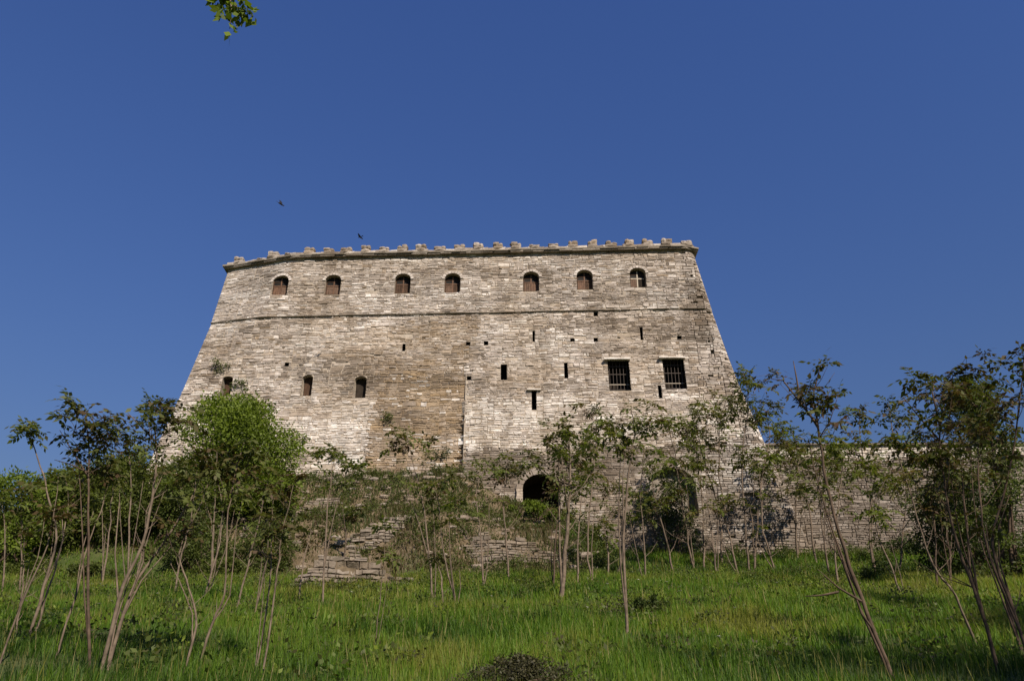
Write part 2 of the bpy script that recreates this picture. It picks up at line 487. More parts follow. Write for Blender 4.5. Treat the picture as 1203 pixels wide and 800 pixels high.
def lay_stones(xl, xr, z0, z1, yf, rects, colf, hmin=0.10, hmax=0.36, lmin=0.2, lmax=1.0, ragged=None):
    out = []
    z = z0
    while z < z1 - 0.06:
        h = random.choice([random.uniform(hmin, hmax * 0.6), random.uniform(hmin, hmax * 0.6), random.uniform(hmin * 1.6, hmax)])
        if z + h > z1 - hmin * .7: h = z1 - z
        ph = random.uniform(0, 100)
        zc = z + h / 2
        a, b = xl(zc), xr(zc)
        if b - a < 0.05:
            z += h; continue
        iv = [(a, b)]
        for (p, q, c, d) in rects:
            if d > z + .02 and c < z + h - .02:
                nv = []
                for (s, e) in iv:
                    if q <= s or p >= e: nv.append((s, e)); continue
                    if p > s: nv.append((s, p))
                    if q < e: nv.append((q, e))
                iv = nv
        for (s, e) in iv:
            x = s
            while x < e - 0.02:
                L = random.uniform(lmin, lmax) * (0.65 + h * 1.3)
                if random.random() < 0.25: L *= 0.5
                if x + L > e - 0.2: L = e - x
                g = random.uniform(0.004, 0.02)
                xa, xb = x + g / 2, x + L - g / 2
                x += L
                if xb - xa < 0.04: continue
                if ragged and (z + h) > ragged((xa + xb) / 2): continue
                if random.random() < 0.018: continue          # a stone fallen out
                parts = [(z, z + h)]
                if h > 0.2 and random.random() < 0.38:
                    m = z + h * random.uniform(.35, .65); parts = [(z, m), (m, z + h)]
                for (c, d) in parts:
                    gg = random.uniform(0.003, 0.02)
                    wv = lambda xx: 0.05 * math.sin(xx * 0.9 + ph) * 0
                    pr = random.choice([0, .008, .014, .02, random.uniform(-.035, .06)])
                    out.append((stone_verts(xa, xb, c + gg / 2, d - gg / 2, yf, pr), colf((xa + xb) / 2, (c + d) / 2), (xb - xa) * (d - c)))
        z += h
    return out

def lay_rubble(xl, xr, z0, z1, yf, rects, colf, **kw):
    """rubble laid in patches, each with courses of its own, so that no bed joint runs far"""
    out = []
    z = z0
    while z < z1 - .05:
        h = random.uniform(.7, 1.9)
        if z + h > z1 - .6: h = z1 - z
        x = -60.0
        lo, hi = min(xl(z), xl(z + h)), max(xr(z), xr(z + h))
        x = lo - 1
        while x < hi + .5:
            L = random.uniform(1.2, 4.5)
            a, b = x, x + L
            out += lay_stones(lambda q, a=a: max(a, xl(q)), lambda q, b=b: min(b, xr(q)), z, z + h, yf, rects, colf, **kw)
            x += L
        z += h
    return out

def stones_to_objects(stones, parent, mat, keep):
    order = sorted(range(len(stones)), key=lambda i: -stones[i][2])
    single = set(order[:keep])
    rest = MB()
    for i, (vs, col, ar) in enumerate(stones):
        if i in single:
            m = MB(); m.add(vs, SF, col); m.build('stone', mat, parent)
        else:
            rest.add(vs, SF, col)
    if rest.v:
        tag(rest.build('stonework', mat, parent), kind='stuff')

def castle_col(x, z):
    t = min(1, max(0, random.gauss(0.52, 0.22) + (float(fbm(x * .25, z * .8)) - .5) * 1.1))
    tan = 0.0
    # the ochre patch between the two repaired faces, and a lighter wash above it
    ed = float(fbm(x * .5 + 30, z * .5)) - .5
    mot = min(1, max(0, (float(fbm(x * .45 + 12, z * .7 + 4)) - .32) * 2.6))
    if (-10.7 if z < 22 else -10.7 - 5 * ed) < x < -3.6 and z < 26.5 + 9 * ed:
        tan = (.58 + .34 * mot) * random.uniform(.6, 1.15); t *= .68
        if random.random() < .10: t, tan = .9, .1
    elif -15 + 8 * ed < x < -3 + 6 * ed and 22 < z < 30.5 + 3 * ed: tan = 0.15 + 0.45 * random.random()
    elif float(fbm(x * .2 + 70, z * .35)) > 0.60: tan = 0.3 * random.random() + .1
    elif random.random() < .08: tan = .4
    dk = max(0, (float(fbm(x * .14 + 11, z * .8 + 3)) - .5) * 2.4) * random.uniform(.3, 1.2)
    if random.random() < .07: dk += .35
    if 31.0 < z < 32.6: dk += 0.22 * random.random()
    if 35.8 < z: dk += 0.05 * random.random()
    if -18 < x < -8 and 25.2 < z < 27.4: dk += 0.3 * random.random()
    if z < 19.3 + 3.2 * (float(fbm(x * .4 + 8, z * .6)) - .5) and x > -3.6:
        dk += random.uniform(.25, .75)  # tree shade over the plinth painted into its stones
    elif 17 < z < 23.5 and (x < -10.7 or x > -3.6):
        t = min(1, t + 0.26); dk *= .5
    if x > xR(z) - 1.6: dk += .3 * random.random()
    return (t, min(1, tan), min(.8, dk), 1)

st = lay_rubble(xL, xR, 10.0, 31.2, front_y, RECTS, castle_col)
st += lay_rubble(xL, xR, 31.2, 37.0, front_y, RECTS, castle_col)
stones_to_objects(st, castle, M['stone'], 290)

# openings
def niche(name, x0, x1, z0, z1, depth, mat, parent, arch=0.0, front=0.0, taper=0.0):
    """reveal of an opening: sides, soffit, sill and back, with a segmental or round head"""
    m = MB()
    xc, hw = (x0 + x1) / 2, (x1 - x0) / 2
    pts = [(x0, z0), (x1, z0)]
    if arch > 0:
        zs_ = z1 - arch
        n = 10
        head = [(xc + hw * math.cos(math.pi * k / n), zs_ + arch * math.sin(math.pi * k / n)) for k in range(n + 1)]
        pts += head
        for a, b in zip(head[:-1], head[1:]):
            m.add([(a[0], front_y(*a) + .02, a[1]), (b[0], front_y(*b) + .02, b[1]), (b[0], front_y(b[0], z1) + .02, z1 + .01), (a[0], front_y(a[0], z1) + .02, z1 + .01)], [(0, 1, 2, 3)])
    else:
        pts += [(x1, z1), (x0, z1)]
    yb = front_y(xc, (z0 + z1) / 2) + depth
    k = 1 - taper
    f = [(x, front_y(x, z) + front, z) for x, z in pts]
    b = [(xc + (x - xc) * k, yb, z) for x, z in pts]
    n = len(pts)
    m.add(f + b, [(i, (i + 1) % n, n + (i + 1) % n, n + i) for i in range(n)] + [tuple(range(n, 2 * n))])
    return m.build(name, mat, parent), yb

def bar_box(name, mat, parent, x0, x1, y0, y1, z0, z1):
    m = MB(); m.box(x0, x1, y0, y1, z0, z1, 0.004); return m.build(name, mat, parent)

wlab = ['arched window nearest the left corner', None, None, None, None, None, 'arched window with a pale crossbar nearest the right corner']
for kind, x0, x1, z0, z1, i in openings:
    xc = (x0 + x1) / 2; fy = front_y(xc, (z0 + z1) / 2)
    if kind == 'arch':
        wn_, yb = niche('window', x0, x1, z0, z1, 0.62, M['mortar'], castle, arch=(z1 - z0) * 0.28)
        if wlab[i]: wn_['label'] = wlab[i]
        d = fy + 0.44
        wood = M['wood'] if i != 6 else M['wood_pale']
        zt = z0 + (z1 - z0) * 0.56
        zm = z1 - 0.03
        fr = MB()
        fr.box(x0 + .01, x0 + .10, d, d + .1, z0 + .01, zm - .2)
        fr.box(x1 - .10, x1 - .01, d, d + .1, z0 + .01, zm - .2)
        fr.box(x0 + .10, x1 - .10, d, d + .1, z0 + .01, z0 + .1)
        fr.build('frame', M['wood_dark'], wn_)
        bar_box('mullion', wood, wn_, xc - .045, xc + .045, d - .03, d + .07, z0 + .1, zm - .1)
        bar_box('transom', wood, wn_, x0 + .10, x1 - .10, d - .025, d + .065, zt - .04, zt + .05)
        bar_box('glazing_bar', M['wood_dark'], wn_, x0 + .10, x1 - .10, d, d + .05, zt + .36, zt + .40)
        for a, b in ((x0 + .1, xc - .045), (xc + .045, x1 - .1)):
            bar_box('pane', M['glass'], wn_, a, b, d + .03, d + .05, zt + .05, zm - .02)
            n = 3
            pm = MB()
            for q in range(n):
                pm.box(lerp(a, b, q / n) + .008, lerp(a, b, (q + 1) / n) - .008, d + .01, d + .06, z0 + .1, zt - .04, .003)
            pm.build('shutter_or_dark', random.choice([M['wood'], M['wood_dark'], M['wood_old']]) if i != 6 else random.choice([M['wood_old'], M['void']]), wn_)  # void choice is a dark sheet standing for an open panel
        m = MB()
        for q in range(9):
            a0 = math.pi * q / 9 + .02; a1 = math.pi * (q + 1) / 9 - .02
            hw = (x1 - x0) / 2; ah = (z1 - z0) * .28; zs_ = z1 - ah
            P = lambda a, r: (xc + (hw + r) * math.cos(a), zs_ + (ah + r) * math.sin(a))
            q4 = [P(a0, .005), P(a0, .24), P(a1, .24), P(a1, .005)]
            pr = random.uniform(.07, .11)
            m.add([(x, front_y(x, z) - pr, z) for x, z in q4] + [(x, front_y(x, z) + .1, z) for x, z in q4], [(0, 1, 2, 3), (0, 4, 5, 1), (1, 5, 6, 2), (2, 6, 7, 3), (3, 7, 4, 0)], (random.uniform(.35, .8), 0, .1, 1))
        m.build('arch_stones', M['stone'], wn_)
    elif kind == 'plain':
        wn_, yb = niche('window', x0, x1, z0, z1, 0.9, M['mortar'] if i else M['slab'], castle, arch=(z1 - z0) * .14, taper=.12)
        pm = MB(); pm.box(x0 + .08, x1 - .08, fy + .6, fy + .66, z0 + .02, z1 - .03)
        pm.build('shutter_or_dark', M['wood_dark'] if i < 2 else M['void'], wn_)  # last one is a dark sheet painting the unlit opening
        if i == 0: wn_['label'] = 'small dark window with a shrub growing beside it'
    elif kind == 'grate':
        wn_, yb = niche('window', x0, x1, z0, z1, 1.4, M['void'], castle)
        wn_['label'] = ['left of the two large barred windows', 'right of the two large barred windows'][i]
        lt = MB(); lt.box(x0 - .3, x1 + .12, fy - .13, fy + .25, z1 - .01, z1 + .12, .012, (1, 0, 0, 1)); lt.build('lintel', M['stone'], wn_)
        for q in range(6):
            xx = lerp(x0, x1, (q + .5) / 6)
            m = MB(); m.tube([(xx, fy + .5, z0), (xx, fy + .5, z1)], [.028, .028], 5); m.build('bar', M['iron'], wn_)
        for zz in (.12, .28, .6, .85):
            m = MB(); m.box(x0, x1, fy + .47, fy + .53, lerp(z0, z1, zz) - .025, lerp(z0, z1, zz) + .025); m.build('crossbar', M['iron'] if zz != .28 else M['wood_pale'], wn_)
    elif kind == 'slit':
        wn_, yb = niche('arrow_slit', x0, x1, z0, z1, 1.1, M['void'], castle)
        if i == 2:
            lt = MB(); lt.box(x0 - .35, x1 + .35, fy - .1, fy + .2, z1, z1 + .13, .012, (.95, .2, 0, 1)); lt.build('lintel', M['stone'], wn_)
    elif kind == 'recess':
        rc, yb = niche('recess', x0, x1, z0, z1, 0.8, M['slab'], castle, arch=1.3)
        rc['label'] = 'shallow arched recess behind the dark shrub'
    elif kind == 'hole':
        niche('putlog_hole', x0, x1, z0, z1, 0.7, M['void'], castle)
    else:
        dr, yb = niche('doorway', x0, x1, z0, z1, 3.2, M['void'], castle, arch=1.1)
        dr['label'] = 'dark arched doorway at the foot of the wall'
        hw = (x1 - x0) / 2; zs_ = z1 - 1.1
        for q in range(11):
            a0 = math.pi * q / 11 + .015; a1 = math.pi * (q + 1) / 11 - .015
            P = lambda a, r: (xc + (hw + r) * math.cos(a), zs_ + (1.1 + r) * math.sin(a))
            rr = random.uniform(.36, .48)
            q4 = [P(a0, .01), P(a0, rr), P(a1, rr), P(a1, .01)]
            m = MB(); pr = random.uniform(.1, .16)
            m.add([(x, front_y(x, z) - pr, z) for x, z in q4] + [(x, front_y(x, z) + .35, z) for x, z in q4], [(0, 1, 2, 3), (0, 4, 5, 1), (1, 5, 6, 2), (2, 6, 7, 3), (3, 7, 4, 0)], (random.uniform(.25, .6), .2, .5, 1))
            m.build('arch_stone', M['stone'], dr)
        z = z0
        while z < zs_ - .1:
            h = random.uniform(.25, .42)
            for s, e, tn in ((x0 - random.uniform(.4, .6), x0, .45), (x1, x1 + random.uniform(.3, .5), .1)):
                m = MB(); m.box(s, e - .005 if e == x0 else e, front_y(xc, z) - .13, front_y(xc, z) + .3, z + .01, min(z + h, zs_) - .01, .012, (.75 if tn > .2 else .4, tn, 0.1 if tn > .2 else .5, 1))
                m.build('jamb_stone', M['stone'], dr)
            z += h

# string course: thin slate ledge between the storeys
x = xL(31.2) - .05
while x < xR(31.2):
    L = random.uniform(.9, 1.9); x2 = min(x + L, xR(31.2) + .05)
    m = MB()
    a, b = front_y(x, 31.3), front_y(x2, 31.3); p = random.uniform(.03, .09)
    zz = 31.22 + random.uniform(-.02, .02)
    if x < 4 or random.random() < .6:
        m.add([(x, a - p, zz), (x2 - .02, b - p, zz), (x2 - .02, b + .2, zz), (x, a + .2, zz), (x, a - p, zz + .05), (x2 - .02, b - p, zz + .05), (x2 - .02, b + .2, zz + .05), (x, a + .2, zz + .05)],
              [(0, 3, 2, 1), (4, 5, 6, 7), (0, 1, 5, 4), (1, 2, 6, 5), (3, 0, 4, 7)], (random.random(), 0, .35, 1))
        m.build('string_slab', M['slab'], castle)
    x = x2

# cornice slabs, parapet and merlons
def top_line(x): return front_y(max(min(x, xR(37)), xL(37)), 37.0)
for layer, (ov, za, zb) in enumerate(((.34, 37.0, 37.12), (.42, 37.12, 37.25))):
    x = xL(37) - ov
    while x < xR(37) + ov:
        x2 = min(x + random.uniform(.7, 1.5), xR(37) + ov)
        o = ov + random.uniform(-.05, .05)
        a, b = top_line(x) - o, top_line(x2) - o
        dz = random.uniform(-.015, .015)
        g = .012
        v = [(x + g, a, za + .002), (x2 - g, b, za + .002), (x2 - g, b + 1.3, za + .002), (x + g, a + 1.3, za + .002)]
        v += [(p[0], p[1], zb + dz) for p in v]
        m = MB(); m.add(v, [(0, 3, 2, 1), (4, 5, 6, 7), (0, 1, 5, 4), (1, 2, 6, 5), (3, 0, 4, 7), (2, 3, 7, 6)], (random.random(), 0, .15 * random.random(), 1))
        m.build('cornice_slab', M['slab'], castle)
        x = x2
    for X, sg in ((xL(37), -1), (xR(37), 1)):
        m = MB(); y = front_y(X, 37) + .9
        m.box(min(X + sg * ov, X - sg * .8), max(X + sg * ov, X - sg * .8), y + .01, 92, za + .003, zb, .005); m.build('cornice_slab', M['slab'], castle)
# low parapet course
par = []
x = xL(37) - .1
while x < xR(37) + .1:
    x2 = min(x + random.uniform(.5, 1.0), xR(37) + .1)
    h = random.uniform(.1, .24)
    a, b = top_line(x) - .28, top_line(x2) - .28
    m = MB(); v = [(x, a, 37.295), (x2 - .02, b, 37.295), (x2 - .02, b + .6, 37.295), (x, a + .6, 37.295)]
    v += [(p[0] + random.uniform(-.03, .03), p[1] + random.uniform(-.04, .04), 37.29 + h + random.uniform(-.03, .03)) for p in v]
    m.add(v, [(4, 5, 6, 7), (0, 1, 5, 4), (1, 2, 6, 5), (3, 0, 4, 7), (2, 3, 7, 6)], (random.random(), .1, .1, 1))
    m.build('parapet_stone', M['stone'], castle)
    x = x2

def rough_block(m, c, s, col):
    """irregular block: a subdivided cube pushed about so that its corners round off"""
    b = []
    for k in range(26):
        pass
    vs, ids = [], {}
    n = 2
    fs = []
    def vid(i, j, k):
        key = (i, j, k)
        if key not in ids:
            p = Vector((i / n * 2 - 1, j / n * 2 - 1, k / n * 2 - 1))
            q = p.normalized() * 1.25
            p = p.lerp(q, .7)
            p = Vector((p.x * s[0] + random.uniform(-.16, .16) * s[0], p.y * s[1] + random.uniform(-.12, .12) * s[1], p.z * s[2] + random.uniform(-.14, .14) * s[2]))
            ids[key] = len(vs); vs.append(tuple(Vector(c) + p))
        return ids[key]
    for a in range(n):
        for d in range(n):
            for e in (0, n):
                for f in (lambda p, q: (e, p, q), lambda p, q: (p, e, q), lambda p, q: (p, q, e)):
                    fs.append(tuple(vid(*f(p, q)) for p, q in ((a, d), (a + 1, d), (a + 1, d + 1), (a, d + 1))))
    m.add(vs, fs, col)

mer = [279, 306, 320.6, 339, 363.5, 386, 406.6, 429.6, 451.5, 472.7, 494.4, 517, 540, 562, 585, 606, 628, 650, 673, 696, 718, 739.5, 760.5, 783.5, 806]
for i, u in enumerate(mer):
    v = interp(u, [268, 345, 818], [312, 298, 287])
    x, y, z = ray(u, v)
    X = x / y * 62.0; X = x / y * (top_line(X) - .1)
    small = i in (1, 3)
    wd = random.uniform(.38, .5) * (.8 if small else 1)
    ht = random.uniform(.5, .72) * (.45 if small else 1)
    m = MB(); y0 = top_line(X) - .02
    z = 37.31
    n = 2
    for q in range(n):
        h = ht / n
        if q == 0:
            rough_block(m, (X, y0, z + h / 2), (wd, .30, h * .6), (random.uniform(.1, .6), random.uniform(0, .4), random.uniform(.1, .6), 1))
        else:
            a = random.uniform(.35, .65)
            for s0, s1 in ((-1, -1 + 2 * a), (-1 + 2 * a, 1)):
                rough_block(m, (X + wd * (s0 + s1) / 2 * .92, y0, z + h / 2 + random.uniform(-.12, .08)), (wd * (s1 - s0) / 2 * 1.02, .28, h * random.uniform(.48, .66)), (random.uniform(.1, .7), random.uniform(0, .5), random.uniform(.1, .6), 1))
        z += h
    mo = m.build('merlon', M['stone'], castle)
    if small: mo['label'] = 'worn down low merlon near the left corner'

# ------------------------------------------------------------------ curtain wall to the right
curtain = empty('curtain_wall', (40, 60, 12), 'long lower stone wall running right from the castle foot behind the saplings', 'wall')
CT = 19.65
def cy(x, z): return 60.25 - .01 * (x - 20) + .05 * (z - 19)
m = MB()
m.box(17.0, 75, 60.33 - .3, 62.3, 6, CT - .02)
m.v = [(x, (cy(x, z) + .08) if y < 61 else y, z) for x, y, z in m.v]
m.build('wall_core', M['slab'], curtain)
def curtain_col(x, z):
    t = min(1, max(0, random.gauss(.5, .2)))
    dk = .58 + .3 * random.random() + max(0, float(fbm(x * .2, z * .6)) - .5) * .8  # tree shade on this wall painted into the stone colour
    if z > CT - 1.0 + 1.2 * (float(fbm(x * .3, 3)) - .5): dk = .05 * random.random(); t = min(1, t + .25)  # sunlit strip along the top, painted as paler stones
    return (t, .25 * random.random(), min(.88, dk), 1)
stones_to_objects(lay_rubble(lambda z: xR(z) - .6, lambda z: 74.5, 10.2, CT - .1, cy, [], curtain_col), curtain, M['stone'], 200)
x = 18.3
while x < 74:
    x2 = x + random.uniform(.8, 1.6)
    m = MB(); m.box(x, x2 - .015, cy(x, CT) - .22, 62.4, CT - .09, CT + .03, .012, (random.random() * .5, 0, .4, 1))
    m.build('coping_slab', M['slab'], curtain)
    x = x2

# ------------------------------------------------------------------ ruined terrace walls on the bank
ruins = [
    ((322, 520, 645, 690), 'long low terrace wall of dull weathered stones along the grass edge, left of centre'),
    ((512, 668, 622, 664), 'weathered terrace wall below the arched doorway, stepping up from the left one'),
    ((400, 560, 600, 622), 'upper line of old terrace stones in the weeds below the ochre patch'),
    ((330, 430, 578, 604), 'crumbling terrace wall beside the foot of the tall bush'),
]
for (u0, u1, v0, v1), lab in ruins:
    uc = (u0 + u1) / 2
    Y = ground_hit(uc, v1)
    if Y > 58: Y = 57.5
    a, b = at(u0, v1, Y), at(u1, v1, Y)
    xa, xb = a.x, b.x
    zb = min(gz(xa, Y), gz(xb, Y)) - .5
    zt = at(uc, v0, Y).z
    t = empty('terrace_wall', ((xa + xb) / 2, Y, zb), lab, 'stone wall', 'ruined terrace walls on the bank')
    yf = lambda x, z, Y=Y, zb=zb: Y + .25 * (z - zb) + .35 * math.sin(x * .9) + .5 * (float(fbm(x * 1.3, z * 2.5)) - .5)
    rg = lambda x, zt=zt, xa=xa, xb=xb: zt + 2.0 * (float(fbm(x * .6 + 50, Y)) - .55) - 1.9 * max(0, 1 - min(x - xa, xb - x) / 3.0) ** 1.5
    def cf(x, z): return (min(1, max(0, random.gauss(.5, .25))), .3 * random.random(), .2 + .4 * random.random(), 1)
    stones_to_objects(lay_stones(lambda z: xa, lambda z: xb, zb, zt + .3, yf, [], cf, .12, .34, .2, .75, rg), t, M['slab'], 110)
    m = MB()
    xs = np.linspace(xa, xb, 14)
    for p, q in zip(xs[:-1], xs[1:]):
        hp = max(zb + .1, rg(p) - .3); hq = max(zb + .1, rg(q) - .3)
        v = [(p, yf(p, zb) + .1, zb), (q, yf(q, zb) + .1, zb), (q, yf(q, hq) + .1, hq), (p, yf(p, hp) + .1, hp), (q, yf(q, hq) + 3.5, hq + .4), (p, yf(p, hp) + 3.5, hp + .4)]
        m.add(v, [(0, 1, 2, 3), (3, 2, 4, 5)])
    m.build('rubble_core', M['earth'], t)

# loose stones lying about on the bank
pl = 0
for (u, v, s, lab) in [(455, 684, .35, 'pale flat stone lying at the grass edge under the left terrace wall'), (492, 681, .3, 'pale block at the right end of the left terrace wall'),
                       (560, 668, .28, 'loose grey stone on the bank right of the left terrace wall'), (688, 655, .35, 'grey boulder against the wall foot right of the doorway wall'),
                       (400, 640, .32, 'loose stone among brown weeds in the middle of the bank'), (545, 610, .3, 'loose stone high on the bank left of the doorway')]:
    Y = min(ground_hit(u, v), 58.5); p = at(u, v, Y); p.z = gz(p.x, Y)
    m = MB(); rough_block(m, (p.x, p.y, p.z + s * .3), (s * 1.2, s * .8, s * .55), (.45, .3, .5, 1))
    tag(m.build('loose_stone', M['stone']), lab, 'stone', 'loose stones on the bank')

# ------------------------------------------------------------------ foliage helpers
def kite(P, D, S, L, W):
    """leaf quads: base P, direction D, side S -> (4n,3)"""
    v = np.empty((len(P), 4, 3))
    v[:, 0] = P
    v[:, 1] = P + D * (L * .45)[:, None] + S * (W * .5)[:, None]
    v[:, 2] = P + D * L[:, None]
    v[:, 3] = P + D * (L * .45)[:, None] - S * (W * .5)[:, None]
    return v.reshape(-1, 3)

def unit(a): return a / np.maximum(1e-6, np.linalg.norm(a, axis=-1, keepdims=True))

def make_cluster(k, mat):
    """whorl of pinnate leaves at the end of a twig, origin at the twig end"""
    r = np.random.default_rng(100 + k)
    P, D, S, L, W, RB = [], [], [], [], [], []
    nl = r.integers(5, 9)
    for i in range(nl):
        az = 2 * math.pi * i / nl + r.normal(0, .3)
        el = r.uniform(-.1, 1.1)
        ln = r.uniform(.28, .5)
        d = np.array([math.cos(az) * math.cos(el), math.sin(az) * math.cos(el), math.sin(el)])
        p = np.zeros(3)
        nlf = r.integers(3, 6)
        sd = unit(np.cross(d, [0, 0, 1.0]) + 1e-4)
        for j in range(nlf):
            p_old = p.copy()
            p = p + d * ln / nlf
            RB.append((p_old, p.copy(), sd))
            d = unit(d + np.array([0, 0, -.16 - .1 * r.random()]))
            for sg in ((-1, 1) if j < nlf - 1 else (0,)):
                dd = unit(d * (.55 if sg else 1) + sd * sg * .8 + r.normal(0, .15, 3) + np.array([0, 0, -.25]))
                P.append(p.copy()); D.append(dd)
                S.append(unit(np.cross(dd, np.array([0, 0, 1.0]) + r.normal(0, .45, 3))))
                l = r.uniform(.15, .24) * (.7 + .5 * j / nlf); L.append(l); W.append(l * r.uniform(.42, .56))
    v = kite(np.array(P), np.array(D), np.array(S), np.array(L), np.array(W))
    q = np.array([[a - s * .006, a + s * .006, b + s * .005, b - s * .005] for a, b, s in RB]).reshape(-1, 3)
    v = np.concatenate([v, q])
    f = np.arange(len(v)).reshape(-1, 4)
    me = mesh_np('leaf_cluster', v, f)
    me.materials.append(mat)
    return me
CL = [make_cluster(k, M['leaf']) for k in range(8)]
CLB = [make_cluster(k + 20, M['leaf_bronze']) for k in range(8)]

def leaf_cloud(name, blobs, n, size, mat, parent=None, droop=.15, seed=1):
    """n leaves spread through clumps (cx,cy,cz,r): denser towards each clump's outside, uneven edge"""
    r = np.random.default_rng(seed)
    B = np.array(blobs)
    wgt = B[:, 3] ** 2; wgt = wgt / wgt.sum()
    k = r.choice(len(B), n, p=wgt)
    d = unit(r.normal(size=(n, 3)))
    rad = B[k, 3] * np.clip(r.normal(.8, .22, n), .1, 1.35)
    P = B[k, :3] + d * rad[:, None] * np.array([1, 1, .85])
    D = unit(d * .7 + r.normal(0, .6, (n, 3)) + np.array([0, 0, -droop]))
    S = unit(np.cross(D, r.normal(size=(n, 3))))
    L = size * r.uniform(.7, 1.4, n); W = L * r.uniform(.45, .65, n)
    v = kite(P, D, S, L, W)
    f = np.arange(len(v)).reshape(-1, 4)
    tone = np.clip(r.normal(.45, .2, n) + (r.random(len(B))[k] - .5) * .35, 0, 1)
    c = np.zeros((n, 4, 4)); c[:, :, 0] = tone[:, None]; c[:, :, 3] = 1
    return link(name, mesh_np(name, v, f, c.reshape(-1, 4)), mat, parent)

def bush(name, label, u, vb, vt, wpx, Y, mat, n=6000, size=.13, nb=40, group=None, depth=1.0, seed=1, shape='round', cat='bush', twigs=7):
    r = random.Random(seed)
    base = at(u, vb, Y); base.z = gz(base.x, Y) - .05
    top = at(u, vt, Y).z
    H = max(.3, top - base.z)
    ppm = FPX / (Y * CP + base.z * SP)
    Wd = wpx / ppm / 2
    t = empty(name, base, label, cat, group)
    bl = []
    for i in range(nb):
        f = (i + r.random()) / nb
        if shape == 'round': env = math.sqrt(max(0, 1 - (2 * f - .9) ** 2 * .8)) if f > .45 else .95
        elif shape == 'cone': env = (1 - f) ** .7 * 1.05
        else: env = 1 - .35 * f
        a = r.uniform(0, 2 * math.pi); q = env * math.sqrt(r.random())
        rr = r.uniform(.10, .27) * min(H, Wd * 1.4)
        bl.append((base.x + Wd * q * math.cos(a) * .9, base.y + Wd * depth * q * math.sin(a) * .8, base.z + rr * .6 + f * (H - rr * 1.5), rr))
    leaf_cloud('foliage', bl, n, size, mat, t, seed=seed)
    m = MB()
    for i in range(twigs):
        b = r.choice(bl)
        p0 = Vector((base.x + r.uniform(-.25, .25) * Wd, base.y + r.uniform(-.2, .2) * Wd, base.z - .1)); p1 = Vector(b[:3])
        m.tube([p0, p0.lerp(p1, .5) + Vector((r.uniform(-.15, .15), r.uniform(-.15, .15), .1)), p1], [.035 * H ** .5 * (7 / twigs) ** .5, .025 * H ** .5 * (7 / twigs) ** .5, .008 * (7 / twigs)], 5)
    m.build('stems', M['bark_dark'], t)
    return t

